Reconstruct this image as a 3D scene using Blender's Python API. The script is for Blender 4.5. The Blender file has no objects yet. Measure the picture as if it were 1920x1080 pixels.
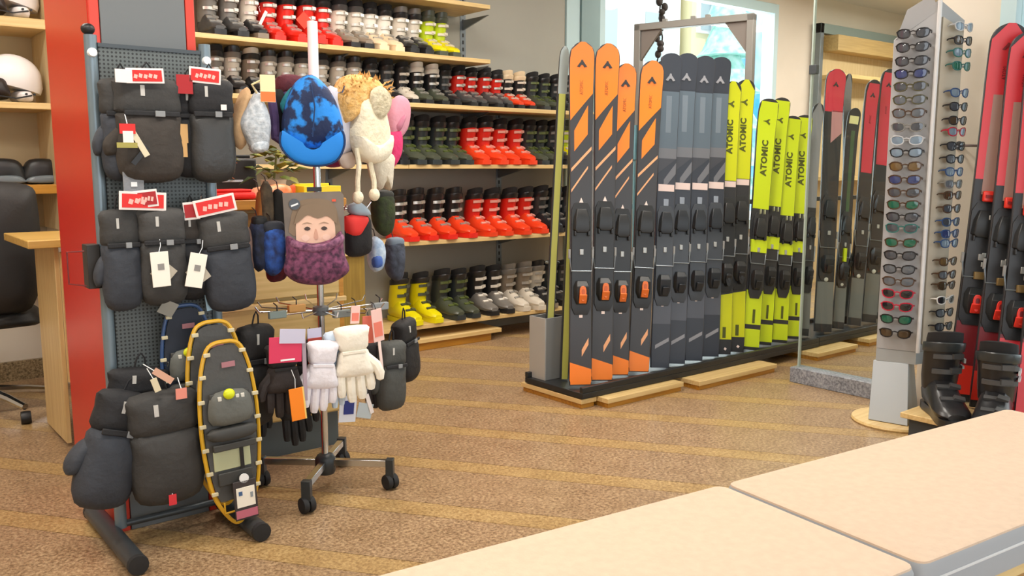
import bpy, math, random
from mathutils import Vector, Matrix
random.seed(7)
C = bpy.context.scene.collection
sc = bpy.context.scene
PI = math.pi

# ------------------------------------------------------------------ camera
HEAD = math.radians(38.6); PITCH = math.atan(228 / 1650); EYE = 1.25; FPX = 1650.0
cd = bpy.data.cameras.new('camera'); cam = bpy.data.objects.new('camera', cd); C.objects.link(cam)
cd.sensor_width = 36; cd.lens = 36 * FPX / 1920; cd.clip_end = 200
cam.location = (0, 0, EYE)
cam.rotation_euler = (PI / 2 - PITCH, 0, -HEAD)
sc.camera = cam

# ------------------------------------------------------------------ world, lights, exposure
sc.view_settings.view_transform = 'Standard'
sc.view_settings.look = 'None'
sc.view_settings.gamma = 1
sc.view_settings.use_curve_mapping = False
sc.view_settings.exposure = 0.0
w = bpy.data.worlds.new('sky'); sc.world = w; w.use_nodes = True
bg = w.node_tree.nodes['Background']
bg.inputs[0].default_value = (0.86, 0.93, 1.0, 1); bg.inputs[1].default_value = 1.9
def area(name, loc, size, power, col=(1, 1, 1), rot=(0, 0, 0)):
    l = bpy.data.lights.new(name, 'AREA'); l.shape = 'RECTANGLE'; l.size, l.size_y = size
    l.energy = power; l.color = col
    o = bpy.data.objects.new(name, l); C.objects.link(o); o.location = loc; o.rotation_euler = rot
    return o
LAMPS = [(0.3, 1.9), (0.2, 4.2), (2.3, 2.3), (2.5, 4.0), (4.0, 3.0), (6.4, 4.0), (9.0, 4.0), (-1.2, 2.6)]  # unseen ceiling lamps; the farthest is added to brighten the unit beyond the glass
for i, (x, y) in enumerate(LAMPS):
    area('ceiling_lamp_light', (x, y, 2.93), (1.15, 0.28), 52 if x > 5 else 32, (1.0, 0.94, 0.86))  # stronger beyond the glass, to lift the wall there
sun = bpy.data.lights.new('sun', 'SUN'); sun.energy = 2.2; sun.angle = .01; sun.color = (1, .96, .9)
so_ = bpy.data.objects.new('sun', sun); C.objects.link(so_); so_.rotation_euler = (math.radians(32), 0, 0)
# daylight through the shop front behind the camera and the two windows
area('shopfront_daylight', (1.2, -2.3, 1.5), (5.0, 2.2), 42, (0.93, 0.97, 1.0), (PI / 2, 0, 0))
area('back_window_daylight', (6.5, 5.75, 1.9), (2.3, 1.9), 60, (0.88, 0.95, 1.0), (-PI / 2, 0, 0))
area('side_window_daylight', (4.75, 0.5, 1.6), (2.4, 1.8), 25, (0.90, 0.96, 1.0), (0, PI / 2, 0))

# ------------------------------------------------------------------ helpers
FW = Vector((math.sin(HEAD) * math.cos(PITCH), math.cos(HEAD) * math.cos(PITCH), -math.sin(PITCH)))
RT = Vector((math.cos(HEAD), -math.sin(HEAD), 0)); UPV = RT.cross(FW)
EYEV = Vector((0, 0, EYE))
def P(px, py, y=None, x=None, z=None):
    """point of the room that the photograph shows at (px, py), on the plane y=, x= or z="""
    d = FW + RT * ((px - 960) / FPX) - UPV * ((py - 540) / FPX)
    if y is not None: t = y / d.y
    elif x is not None: t = x / d.x
    else: t = (z - EYE) / d.z
    return EYEV + d * t
def MPP(p):
    return (p - EYEV).dot(FW) / FPX

def lin(h):
    h = h.lstrip('#'); c = [int(h[i:i + 2], 16) / 255 for i in (0, 2, 4)]
    return tuple(v / 12.92 if v <= .04045 else ((v + .055) / 1.055) ** 2.4 for v in c) + (1,)
MATS = {}
def mat(name, h, rough=.5, metal=0, var=0.0, scale=8, bump=0.0, bscale=60, h2=None, spec=.5, emit=0, coat=0, ramp=(.35, .65)):
    if name in MATS: return MATS[name]
    m = bpy.data.materials.new(name); m.use_nodes = True; MATS[name] = m
    nt = m.node_tree; b = nt.nodes['Principled BSDF']
    b.inputs['Roughness'].default_value = rough; b.inputs['Metallic'].default_value = metal
    b.inputs['Specular IOR Level'].default_value = spec
    if coat: b.inputs['Coat Weight'].default_value = coat
    c1 = lin(h)
    tc = nt.nodes.new('ShaderNodeTexCoord')
    if var or h2:
        n = nt.nodes.new('ShaderNodeTexNoise'); n.inputs['Scale'].default_value = scale; n.inputs['Detail'].default_value = 4
        nt.links.new(tc.outputs['Object'], n.inputs['Vector'])
        r = nt.nodes.new('ShaderNodeValToRGB')
        a = lin(h2) if h2 else tuple(max(0, v * (1 - var)) for v in c1[:3]) + (1,)
        bb = c1 if h2 else tuple(min(1, v * (1 + var)) for v in c1[:3]) + (1,)
        r.color_ramp.elements[0].position, r.color_ramp.elements[1].position = ramp
        r.color_ramp.elements[0].color = a; r.color_ramp.elements[1].color = bb
        nt.links.new(n.outputs['Fac'], r.inputs['Fac']); nt.links.new(r.outputs['Color'], b.inputs['Base Color'])
    else:
        b.inputs['Base Color'].default_value = c1
    if bump:
        n2 = nt.nodes.new('ShaderNodeTexNoise'); n2.inputs['Scale'].default_value = bscale; n2.inputs['Detail'].default_value = 3
        nt.links.new(tc.outputs['Object'], n2.inputs['Vector'])
        bp = nt.nodes.new('ShaderNodeBump'); bp.inputs['Strength'].default_value = bump; bp.inputs['Distance'].default_value = .01
        nt.links.new(n2.outputs['Fac'], bp.inputs['Height']); nt.links.new(bp.outputs['Normal'], b.inputs['Normal'])
    if emit:
        b.inputs['Emission Color'].default_value = c1; b.inputs['Emission Strength'].default_value = emit
    return m
def wood(name, h, h2, rough=.4, along='x'):
    if name in MATS: return MATS[name]
    m = bpy.data.materials.new(name); m.use_nodes = True; MATS[name] = m
    nt = m.node_tree; b = nt.nodes['Principled BSDF']; b.inputs['Roughness'].default_value = rough
    tc = nt.nodes.new('ShaderNodeTexCoord'); mp = nt.nodes.new('ShaderNodeMapping')
    mp.inputs['Scale'].default_value = {'x': (1.5, 28, 28), 'y': (28, 1.5, 28), 'z': (28, 28, 1.5)}[along]
    n = nt.nodes.new('ShaderNodeTexNoise'); n.inputs['Scale'].default_value = 2; n.inputs['Detail'].default_value = 5
    r = nt.nodes.new('ShaderNodeValToRGB'); r.color_ramp.elements[0].position = .3; r.color_ramp.elements[1].position = .7
    r.color_ramp.elements[0].color = lin(h2); r.color_ramp.elements[1].color = lin(h)
    nt.links.new(tc.outputs['Object'], mp.inputs['Vector']); nt.links.new(mp.outputs['Vector'], n.inputs['Vector'])
    nt.links.new(n.outputs['Fac'], r.inputs['Fac']); nt.links.new(r.outputs['Color'], b.inputs['Base Color'])
    return m

def lerp(a, b, t): return a + (b - a) * t
def spline(pts, n=4, closed=True):
    out = []; k = len(pts)
    rng = range(k) if closed else range(k - 1)
    for i in rng:
        g = (lambda j: pts[j % k]) if closed else (lambda j: pts[min(max(j, 0), k - 1)])
        p0, p1, p2, p3 = g(i - 1), g(i), g(i + 1), g(i + 2)
        for s in range(n):
            t = s / n
            out.append(tuple(.5 * (2 * b + (c - a) * t + (2 * a - 5 * b + 4 * c - d) * t * t + (3 * b - a - 3 * c + d) * t ** 3)
                             for a, b, c, d in zip(p0, p1, p2, p3)))
    if not closed: out.append(tuple(pts[-1]))
    return out

class MB:
    def __init__(s): s.v = []; s.f = []; s.m = []
    def add(s, vs, fs, mi=0):
        o = len(s.v); s.v += [tuple(v) for v in vs]; s.f += [tuple(i + o for i in f) for f in fs]; s.m += [mi] * len(fs); return s
    def box(s, c, d, mi=0, rz=0, rx=0, ry=0):
        x, y, z = (k / 2 for k in d)
        vs = [Vector((a * x, b * y, e * z)) for a in (-1, 1) for b in (-1, 1) for e in (-1, 1)]
        if rz or rx or ry:
            R = Matrix.Rotation(rz, 3, 'Z') @ Matrix.Rotation(ry, 3, 'Y') @ Matrix.Rotation(rx, 3, 'X'); vs = [R @ v for v in vs]
        vs = [v + Vector(c) for v in vs]
        return s.add(vs, [(0, 1, 3, 2), (4, 6, 7, 5), (0, 4, 5, 1), (2, 3, 7, 6), (0, 2, 6, 4), (1, 5, 7, 3)], mi)
    def box2(s, a, b, mi=0):
        return s.box([(p + q) / 2 for p, q in zip(a, b)], [abs(q - p) for p, q in zip(a, b)], mi)
    def loft(s, rings, mi=0, cap=True, closed_path=False):
        n = len(rings[0]); vs = [p for r in rings for p in r]; fs = []
        k = len(rings)
        for i in range(k if closed_path else k - 1):
            for j in range(n):
                a = i * n + j; b = i * n + (j + 1) % n; i2 = (i + 1) % k
                fs.append((a, b, i2 * n + (j + 1) % n, i2 * n + j))
        if cap and not closed_path:
            fs.append(tuple(range(n))[::-1]); fs.append(tuple(range((k - 1) * n, k * n)))
        return s.add(vs, fs, mi)
    def tube(s, pts, r, n=8, mi=0, closed=False, cap=True):
        pts = [Vector(p) for p in pts]; k = len(pts); rings = []; up = None
        for i, p in enumerate(pts):
            a = pts[i - 1] if (i or closed) else p; b = pts[(i + 1) % k] if (i < k - 1 or closed) else p
            t = (b - a).normalized()
            if up is None:
                up = Vector((0, 0, 1)) if abs(t.z) < .9 else Vector((0, 1, 0))
            u = (up - t * up.dot(t))
            u = u.normalized() if u.length > 1e-5 else t.orthogonal().normalized()
            up = u; v = t.cross(u); rr = r[i] if isinstance(r, (list, tuple)) else r
            rings.append([p + (u * math.cos(2 * PI * j / n) + v * math.sin(2 * PI * j / n)) * rr for j in range(n)])
        return s.loft(rings, mi, cap, closed)
    def prism(s, ol, y0, y1, mi=0):
        n = len(ol); vs = [(x, y0, z) for x, z in ol] + [(x, y1, z) for x, z in ol]
        fs = [tuple(range(n)), tuple(range(2 * n - 1, n - 1, -1))] + [(i + n, (i + 1) % n + n, (i + 1) % n, i) for i in range(n)]
        return s.add(vs, fs, mi)
    def lathe(s, prof, c=(0, 0, 0), n=16, mi=0, axis='z'):
        rings = []
        for r, z in prof:
            ring = []
            for j in range(n):
                a, b = r * math.cos(2 * PI * j / n), r * math.sin(2 * PI * j / n)
                p = {'z': (a, b, z), 'y': (a, z, -b), 'x': (z, a, b)}[axis]
                ring.append((p[0] + c[0], p[1] + c[1], p[2] + c[2]))
            rings.append(ring)
        return s.loft(rings, mi)
    def ell(s, c, r, n=12, m=8, mi=0):
        return s.lathe_scaled([(math.sin(PI * i / m), -math.cos(PI * i / m)) for i in range(m + 1)], c, r, n, mi)
    def lathe_scaled(s, prof, c, r, n, mi):
        rings = [[(c[0] + max(a, 1e-3) * r[0] * math.cos(2 * PI * j / n), c[1] + max(a, 1e-3) * r[1] * math.sin(2 * PI * j / n), c[2] + b * r[2])
                  for j in range(n)] for a, b in prof]
        return s.loft(rings, mi)
    def pillow(s, ol, d, c=(0, 0), y=0, mi=0, back=1.0):
        """puffed soft shape with the outline ol in x,z and depth d each way"""
        cx, cz = c; rings = []
        for sc_, dy in ((.35, -1), (.72, -.88), (.9, -.62), (1, 0), (.9, .62 * back), (.72, .88 * back), (.35, 1 * back)):
            rings.append([(cx + (x - cx) * sc_, y + dy * d, cz + (z - cz) * sc_) for x, z in ol])
        return s.loft(rings, mi)
    def mesh(s, name, sharp=.7):
        me = bpy.data.meshes.new(name); me.from_pydata(s.v, [], s.f)
        nm = max(s.m) + 1 if s.m else 1
        for _ in range(nm): me.materials.append(None)
        if nm > 1: me.polygons.foreach_set('material_index', s.m)
        import bmesh as _b
        bm = _b.new(); bm.from_mesh(me); _b.ops.recalc_face_normals(bm, faces=bm.faces); bm.to_mesh(me); bm.free()
        me.polygons.foreach_set('use_smooth', [True] * len(me.polygons))
        me.set_sharp_from_angle(angle=sharp)
        return me
    def build(s, name, ms, parent=None, bevel=0, sharp=.7, sub=0, loc=None):
        return inst(s.mesh(name, sharp), name, ms, parent, bevel, sub, loc)

def inst(me, name, ms, parent=None, bevel=0, sub=0, loc=None):
    o = bpy.data.objects.new(name, me); C.objects.link(o)
    if not isinstance(ms, (list, tuple)): ms = [ms]
    for i, m in enumerate(ms):
        if i < len(o.material_slots):
            o.material_slots[i].link = 'OBJECT'; o.material_slots[i].material = m
    if parent: o.parent = parent
    if loc is not None: o.location = loc
    if bevel:
        b = o.modifiers.new('Bevel', 'BEVEL'); b.width = bevel; b.segments = 2; b.limit_method = 'ANGLE'
    if sub:
        b = o.modifiers.new('Subdivision', 'SUBSURF'); b.levels = sub; b.render_levels = sub
    return o
def tag(o, label, cat, group=None):
    o['label'] = label; o['category'] = cat
    if group: o['group'] = group
    return o
def thing(name, label, cat, loc=(0, 0, 0), rz=0, group=None):
    o = bpy.data.objects.new(name, None); C.objects.link(o); o.empty_display_size = .05
    o.location = loc; o.rotation_euler = (0, 0, rz)
    return tag(o, label, cat, group)
def struct(name, mb, m, parent=None, bevel=0):
    o = mb.build(name, m, parent, bevel)
    if not parent: o['kind'] = 'structure'
    return o
def copy_tree(o, parent=None):
    c = o.copy(); C.objects.link(c)
    if parent: c.parent = parent
    for ch in o.children: copy_tree(ch, c)
    return c
def lettering(s, size, m, parent, loc, rot, name='lettering', ext=.0006, bold=0.0, sx=1.0):
    cu = bpy.data.curves.new('lettering', 'FONT'); cu.body = s; cu.size = size; cu.extrude = ext; cu.align_x = 'CENTER'; cu.align_y = 'CENTER'
    cu.offset = bold; cu.resolution_u = 2; cu.space_character = 1.05
    t = bpy.data.objects.new('lettering', cu); C.objects.link(t)
    dg = bpy.context.evaluated_depsgraph_get()
    me = bpy.data.meshes.new_from_object(t.evaluated_get(dg)); bpy.data.objects.remove(t)
    if not me.materials: me.materials.append(None)
    o = inst(me, name, m, parent); o.location = loc; o.rotation_euler = rot; o.scale = (sx, 1, 1)
    return o
ORD = ['', 'first', 'second', 'third', 'fourth', 'fifth', 'sixth', 'seventh', 'eighth', 'ninth', 'tenth', 'eleventh', 'twelfth']
NUM = ['', 'one', 'two', 'three', 'four', 'five', 'six', 'seven', 'eight', 'nine', 'ten', 'eleven', 'twelve']
# ------------------------------------------------------------------ materials of the room
CREAM = mat('cream_paint', '#d8cfc0', .8, var=.03, scale=2)
SHELFBACK = mat('grey_back_wall_paint', '#a7a59b', .8, var=.03, scale=2)
WHITE = mat('white_paint', '#ece8e0', .8)
PALEBLUE = mat('pale_blue_frame', '#b9d3d8', .45)
TEAL = mat('grey_teal_frame', '#7f9a9c', .45)
BIRCH = wood('birch', '#e3c78e', '#cfae72', .4)
BIRCHY = wood('birch_cross_grain', '#e3c78e', '#cfae72', .4, 'y')
BIRCHZ = wood('birch_upright_grain', '#dfc48f', '#ccab72', .4, 'z')
OAK = wood('honey_oak', '#c98f35', '#a87224', .35)
PALEWOOD = wood('pale_wood_panel', '#d6c096', '#c4ab7c', .5, 'z')
STEEL = mat('grey_steel', '#7c858c', .35, .5)
DARKSTEEL = mat('dark_grey_steel', '#4a5054', .4, .4)
SLATE = mat('slate_grey_laminate', '#6c7072', .45)
BLACK = mat('black_plastic', '#18181a', .45)
SOFTBLACK = mat('soft_black_rubber', '#202022', .7)
CHROME = mat('chrome', '#c9ccce', .18, 1)
WHITEP = mat('white_plastic', '#eef0f2', .4)
RED = mat('red_lacquer', '#c81e10', .3, var=.04, scale=1.5)

def granite(name, base, dark, light):
    m = bpy.data.materials.new(name); m.use_nodes = True; nt = m.node_tree; b = nt.nodes['Principled BSDF']
    b.inputs['Roughness'].default_value = .33; b.inputs['Specular IOR Level'].default_value = .42
    tc = nt.nodes.new('ShaderNodeTexCoord')
    n = nt.nodes.new('ShaderNodeTexNoise'); n.inputs['Scale'].default_value = 75; n.inputs['Detail'].default_value = 3; n.inputs['Roughness'].default_value = .75
    v = nt.nodes.new('ShaderNodeTexNoise'); v.inputs['Scale'].default_value = 9; v.inputs['Detail'].default_value = 4
    r = nt.nodes.new('ShaderNodeValToRGB')
    r.color_ramp.elements[0].position = .36; r.color_ramp.elements[0].color = lin(dark)
    r.color_ramp.elements[1].position = .66; r.color_ramp.elements[1].color = lin(light)
    e = r.color_ramp.elements.new(.5); e.color = lin(base)
    mx = nt.nodes.new('ShaderNodeMix'); mx.data_type = 'RGBA'; mx.blend_type = 'SOFT_LIGHT'; mx.inputs['Factor'].default_value = .45
    nt.links.new(tc.outputs['Object'], n.inputs['Vector']); nt.links.new(tc.outputs['Object'], v.inputs['Vector'])
    nt.links.new(n.outputs['Fac'], r.inputs['Fac']); nt.links.new(r.outputs['Color'], mx.inputs['A']); nt.links.new(v.outputs['Fac'], mx.inputs['B'])
    nt.links.new(mx.outputs['Result'], b.inputs['Base Color'])
    return m
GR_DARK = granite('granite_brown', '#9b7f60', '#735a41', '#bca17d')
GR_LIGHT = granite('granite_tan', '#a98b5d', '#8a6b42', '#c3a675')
GR_GREY = granite('granite_blue_grey', '#8d9199', '#6a6e76', '#a9adb4')
GR_SKIRT = granite('granite_skirting', '#8c7a5c', '#5c4f3a', '#ab9a7a')

# ------------------------------------------------------------------ room shell
fl = struct('floor', MB().box2((-2.6, -2.6, -.14), (11.2, 5.9, -.02)), GR_DARK)
# floor laid out in diagonal strips, alternating wide brown and narrow tan
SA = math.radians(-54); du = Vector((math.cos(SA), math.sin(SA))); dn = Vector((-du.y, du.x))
def clip_strip(d0, d1):
    def clip(poly, f):
        out = []
        for i in range(len(poly)):
            a, b = poly[i - 1], poly[i]; fa, fb = f(a), f(b)
            if (fa >= 0) != (fb >= 0):
                t = fa / (fa - fb); out.append(a + (b - a) * t)
            if fb >= 0: out.append(b)
        return out
    p = [Vector(q) for q in ((-2.55, -2.55), (11.15, -2.55), (11.15, 5.84), (-2.55, 5.84))]
    p = clip(p, lambda q: q.dot(dn) - d0)
    return clip(p, lambda q: d1 - q.dot(dn)) if p else p
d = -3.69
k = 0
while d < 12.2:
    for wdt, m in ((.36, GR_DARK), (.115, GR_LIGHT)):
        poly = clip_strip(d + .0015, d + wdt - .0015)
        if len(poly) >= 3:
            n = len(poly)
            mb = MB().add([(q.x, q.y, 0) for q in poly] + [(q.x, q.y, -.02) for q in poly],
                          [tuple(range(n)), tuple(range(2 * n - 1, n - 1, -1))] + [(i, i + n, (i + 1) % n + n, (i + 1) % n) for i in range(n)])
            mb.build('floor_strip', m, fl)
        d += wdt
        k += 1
ceil = struct('ceiling', MB().box2((-2.6, -2.6, 3.0), (11.2, 5.9, 3.1)), WHITE)
# back wall with the window opening between x 5.24 and 7.72
wb = MB(); wb.box2((1.10, 5.44, -.02), (5.24, 5.60, 3.0)); wb.box2((7.72, 5.44, -.02), (11.2, 5.60, 3.0))
wb.box2((5.24, 5.44, -.02), (7.72, 5.60, .62)); wb.box2((5.24, 5.44, 2.85), (7.72, 5.60, 3.0))
struct('wall_back', wb, CREAM)
struct('wall_alcove', MB().box2((-2.6, 5.80, -.02), (1.26, 5.92, 3.0)).box2((1.10, 5.60, -.02), (1.26, 5.80, 3.0)), CREAM)
struct('baseboard_alcove', MB().box2((-2.5, 5.775, 0), (1.10, 5.80, .115)), GR_SKIRT)
struct('wall_left', MB().box2((-2.7, -2.6, -.02), (-2.6, 5.9, 3.0)), CREAM)
struct('wall_far', MB().box2((11.2, 1.9, -.02), (11.3, 5.6, 3.0)), CREAM)
wr = MB(); wr.box2((4.47, 1.90, -.02), (4.62, 2.20, 3.0)); wr.box2((4.62, 2.05, -.02), (11.2, 2.20, 3.0))
wr.box2((4.47, -2.6, -.02), (4.62, 1.90, .15)); wr.box2((4.47, -2.6, 2.75), (4.62, 1.90, 3.0)); wr.box2((4.47, -2.6, .15), (4.62, -1.6, 2.75))
struct('wall_right', wr, CREAM)
wf = MB(); wf.box2((-2.6, -2.72, -.02), (4.62, -2.6, .35)); wf.box2((-2.6, -2.72, 2.75), (4.62, -2.6, 3.0)); wf.box2((-2.6, -2.72, .35), (-1.8, -2.6, 2.75)); wf.box2((4.0, -2.72, .35), (4.62, -2.6, 2.75))
struct('wall_front', wf, CREAM)
GLASS = bpy.data.materials.new('clear_glass'); GLASS.use_nodes = True
_nt = GLASS.node_tree; _nt.nodes.remove(_nt.nodes['Principled BSDF'])
_t = _nt.nodes.new('ShaderNodeBsdfTransparent'); _t.inputs[0].default_value = (.95, .98, .97, 1)
_g = _nt.nodes.new('ShaderNodeBsdfGlossy'); _g.inputs['Roughness'].default_value = .02
_fr = _nt.nodes.new('ShaderNodeFresnel'); _fr.inputs[0].default_value = 1.45
_mx = _nt.nodes.new('ShaderNodeMixShader'); _geo = _nt.nodes.new('ShaderNodeNewGeometry'); _ms = _nt.nodes.new('ShaderNodeMath'); _ms.operation = 'SUBTRACT'; _ms.inputs[0].default_value = 1
_mm = _nt.nodes.new('ShaderNodeMath'); _mm.operation = 'MULTIPLY'; _nt.links.new(_geo.outputs['Backfacing'], _ms.inputs[1]); _nt.links.new(_fr.outputs[0], _mm.inputs[0]); _nt.links.new(_ms.outputs[0], _mm.inputs[1])
_nt.links.new(_mm.outputs[0], _mx.inputs[0]); _nt.links.new(_t.outputs[0], _mx.inputs[1]); _nt.links.new(_g.outputs[0], _mx.inputs[2])
_nt.links.new(_mx.outputs[0], _nt.nodes['Material Output'].inputs[0])
# back window
wn = MB()
wn.box2((5.245, 5.41, .63), (5.31, 5.5, 2.84)); wn.box2((7.65, 5.41, .63), (7.715, 5.5, 2.84)); wn.box2((5.31, 5.41, .63), (7.65, 5.5, .72)); wn.box2((5.31, 5.41, 2.75), (7.65, 5.5, 2.84))
w1 = struct('window_1', wn, PALEBLUE)
struct('pane', MB().box2((5.31, 5.45, .72), (7.65, 5.456, 2.75)), GLASS, w1)
struct('trim_1', MB().box2((4.885, 5.415, .4), (5.03, 5.44, 2.98)), PALEBLUE, bevel=.003)
struct('trim_2', MB().box2((5.035, 5.40, .4), (5.243, 5.44, 2.98)), TEAL, bevel=.003)
# window in the wall on the bench side
w2 = struct('window_2', MB().box2((4.44, 1.83, .15), (4.56, 1.899, 2.75)).box2((4.44, -1.6, .15), (4.56, -1.53, 2.75)).box2((4.44, -1.53, .15), (4.56, 1.83, .22)).box2((4.44, -1.53, 2.68), (4.56, 1.83, 2.75)), PALEBLUE)
struct('pane', MB().box2((4.50, -1.53, .22), (4.506, 1.83, 2.68)), GLASS, w2)
struct('mullion', MB().box2((4.45, 1.52, .22), (4.55, 1.60, 2.68)), TEAL, w2)
w3 = struct('window_3', MB().box2((-1.8, -2.70, .35), (-1.74, -2.62, 2.75)).box2((3.94, -2.70, .35), (4.0, -2.62, 2.75)).box2((-1.74, -2.70, .35), (3.94, -2.62, .42)).box2((-1.74, -2.70, 2.68), (3.94, -2.62, 2.75)).box2((1.0, -2.70, .42), (1.08, -2.62, 2.68)), PALEBLUE)
# glass screen on its granite sill, with slim clamp and edge
gs = thing('glass_screen', 'tall frameless glass screen standing on a grey granite sill beside the ski rack', 'glass screen', (4.46, 2.56, 0))
gs_pane = MB().box2((-.006, -.33, .09), (.006, .33, 2.72)).build('pane', GLASS, gs)
MB().box2((-.05, -.35, 0), (.05, .36, .09)).build('sill', GR_GREY, gs, .004)
MB().box2((-.009, .329, .09), (.009, .338, 2.72)).build('polished_edge', mat('glass_edge', '#a9b8b0', .3), gs)
MB().box2((-.016, .30, 1.76), (.016, .345, 1.81)).build('clamp', DARKSTEEL, gs, .002)
# housings for the unseen ceiling lamps, including the added far one
for i, (x, y) in enumerate(LAMPS):
    MB().box((x, y, 2.975), (1.26, .36, .05)).build('lamp_housing', WHITEP, ceil, .004)
    MB().box((x, y, 2.947), (1.18, .30, .006)).build('lamp_diffuser', mat('lamp_diffuser', '#fff3dd', .5, emit=3), ceil)

# ------------------------------------------------------------------ outside the back window
MB().box2((2, 5.7, -.3), (60, 60, -.16)).build('ground', mat('snowy_pavement', '#eef0f2', .9))['kind'] = 'structure'
def house(label, x0, x1, y0, z1, wallm, wins, band=None):
    t = thing('street_house', label, 'building', (x0, y0, -.16))
    MB().box2((0, 0, 0), (x1 - x0, 5, z1)).build('facade', wallm, t)
    for wx, wz, ww, wh in wins:
        f = MB().box2((wx, -.07, wz), (wx + ww, .02, wz + wh)).build('window', mat('house_window_frame', '#f2f2ee', .6), t)
        MB().box2((wx + .08, -.09, wz + .08), (wx + ww - .08, -.06, wz + wh - .08)).build('pane', mat('house_window_glass', '#b9c6c8', .15), f)
    if band:
        MB().box2((-.05, -.12, band[0]), (x1 - x0 + .05, .05, band[1])).build('cornice', band[2], t)
    return t
house('white rendered house across the street with small pale windows', 11.0, 15.7, 13.6, 9.5, mat('white_render', '#f6f7f5', .9),
      [(a, b, .7, 1.2) for a in (.6, 2.0, 3.4) for b in (1.3, 3.6, 5.9)], (2.75, 2.95, mat('aqua_fascia', '#cfe6e4', .7)))
house('cream yellow house across the street with a pale pink band', 15.85, 17.35, 13.4, 9.0, mat('cream_render', '#f6e7b8', .9),
      [(a, b, .5, 1.0) for a in (.15, .85) for b in (1.5, 4.4, 6.6)], (3.3, 3.75, mat('pink_band', '#efd8cb', .8)))
t = thing('street_billboard', 'blue and white mottled billboard standing across the street', 'billboard', (16.35, 12.6, -.16), math.radians(-12))
MB().box2((0, 0, .4), (4.6, .12, 7.4)).build('board', mat('blue_mottled_print', '#2f9fe0', .8, h2='#cfe6f2', scale=.9), t)
MB().box2((.3, .12, 0), (.42, .24, 6)).build('post', STEEL, t); MB().box2((4.2, .12, 0), (4.32, .24, 6)).build('post', STEEL, t)
MB().box2((3.4, -.02, 3.0), (4.3, -.005, 4.2)).build('printed_patch', mat('pink_patch', '#e7b9ab', .8), t)
t = thing('snowy_tree', 'pale blue green conifer standing in front of the billboard', 'tree', (14.55, 11.4, -.16))
MB().lathe([(.12, 0), (.05, 5.0)], n=8).build('trunk', mat('bark', '#6b5a48', .9), t)
for i in range(7):
    z = .7 + i * .72; r = 1.15 - i * .14
    MB().lathe([(r, z), (r * .8, z + .12), (r * .35, z + .75), (.03, z + 1.05)], n=11).build('bough_tier', mat('frosted_needles', '#8fcfc0', .9, h2='#d5ece6', scale=6), t)
# ------------------------------------------------------------------ red pillar
t = thing('display_pillar', 'square red lacquered pillar with a grey front panel behind the pegboard stand', 'pillar', (.92, 3.42, 0))
MB().box2((-.17, -.31, 0), (.17, .31, 2.995)).build('core', RED, t, .004)
MB().box2((-.135, -.322, .0), (.135, -.309, 2.99)).build('front_panel', SLATE, t, .002)
for sx in (-1, 1):
    MB().box((sx * .153, -.315, 1.495), (.03, .012, 2.99)).build('edge_strip', mat('red_edge', '#d2402f', .35), t, .002)

# ------------------------------------------------------------------ boot shelving on the back wall
SH = {'A': 1.985, 'B': 1.664, 'C': 1.262, 'D': .752, 'E': .178}
bs = thing('boot_shelving', 'long birch boot shelves on grey uprights along the back wall', 'shelving', (3.2, 5.22, 0))
def shelf(z, x0, x1, y0=5.0):
    mb = MB(); mb.box2((x0 - 3.2, y0 - 5.22, z - .028), (x1 - 3.2, 5.41 - 5.22, z)); mb.build('shelf', BIRCH, bs, .002)
shelf(2.352, 1.2, 3.80); shelf(SH['A'], 1.2, 2.5); shelf(SH['A'], 2.503, 3.80)
for q in 'BCDE': shelf(SH[q], 1.2, 3.12); shelf(SH[q], 3.123, 5.05)
for x, z0, z1 in ((1.7, .05, 2.6), (2.75, .05, 2.6), (3.86, 1.62, 2.75), (4.19, .05, 1.66)):
    mb = MB(); mb.box((x - 3.2, .205, (z0 + z1) / 2), (.05, .03, z1 - z0)); mb.build('upright', STEEL, bs, .002)
    sl = MB()
    for i in range(int((z1 - z0) / .05)): sl.box((x - 3.2, .189, z0 + .03 + i * .05), (.012, .003, .026))
    s_ = sl.build('slot', BLACK, bs); s_['kind'] = 'stuff'
    for q in (2.335,) + tuple(SH.values()):
        if z0 - .05 < q < z1:
            MB().add([(x - 3.206, .19, q - .03), (x - 3.206, .19, q - .10), (x - 3.206, -.12, q - .03), (x - 3.194, .19, q - .03), (x - 3.194, .19, q - .10), (x - 3.194, -.12, q - .03)],
                     [(0, 1, 2), (5, 4, 3), (0, 3, 4, 1), (1, 4, 5, 2), (2, 5, 3, 0)]).build('bracket', STEEL, bs)
MB().box2((-2.0, .195, .0), (1.66, .215, 2.6)).build('back_panel', SHELFBACK, bs)
t = thing('plank_bench', 'low birch plank platform on the floor under the lowest boot shelf', 'platform', (3.40, 5.08, 0))
MB().box2((-.38, -.10, .055), (.48, .28, .085)).build('plank', BIRCH, t, .003)
MB().box2((-.36, -.08, 0), (.40, .26, .055)).build('base', OAK, t, .003)
t = thing('end_cabinet', 'narrow honey wood cabinet end standing below the boots beside the wooden counter', 'cabinet', (2.62, 4.88, 0))
MB().box2((-.09, 0, 0), (.09, .09, .70)).build('side_panel', wood('olive_wood', '#9c8138', '#83692a', .5, 'z'), t, .003)
MB().box2((-.11, -.02, .70), (.11, .09, .73)).build('top_board', BIRCH, t, .003)
MB().box2((-.14, -.01, .02), (-.092, .09, .68)).build('door', OAK, t, .003)

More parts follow.
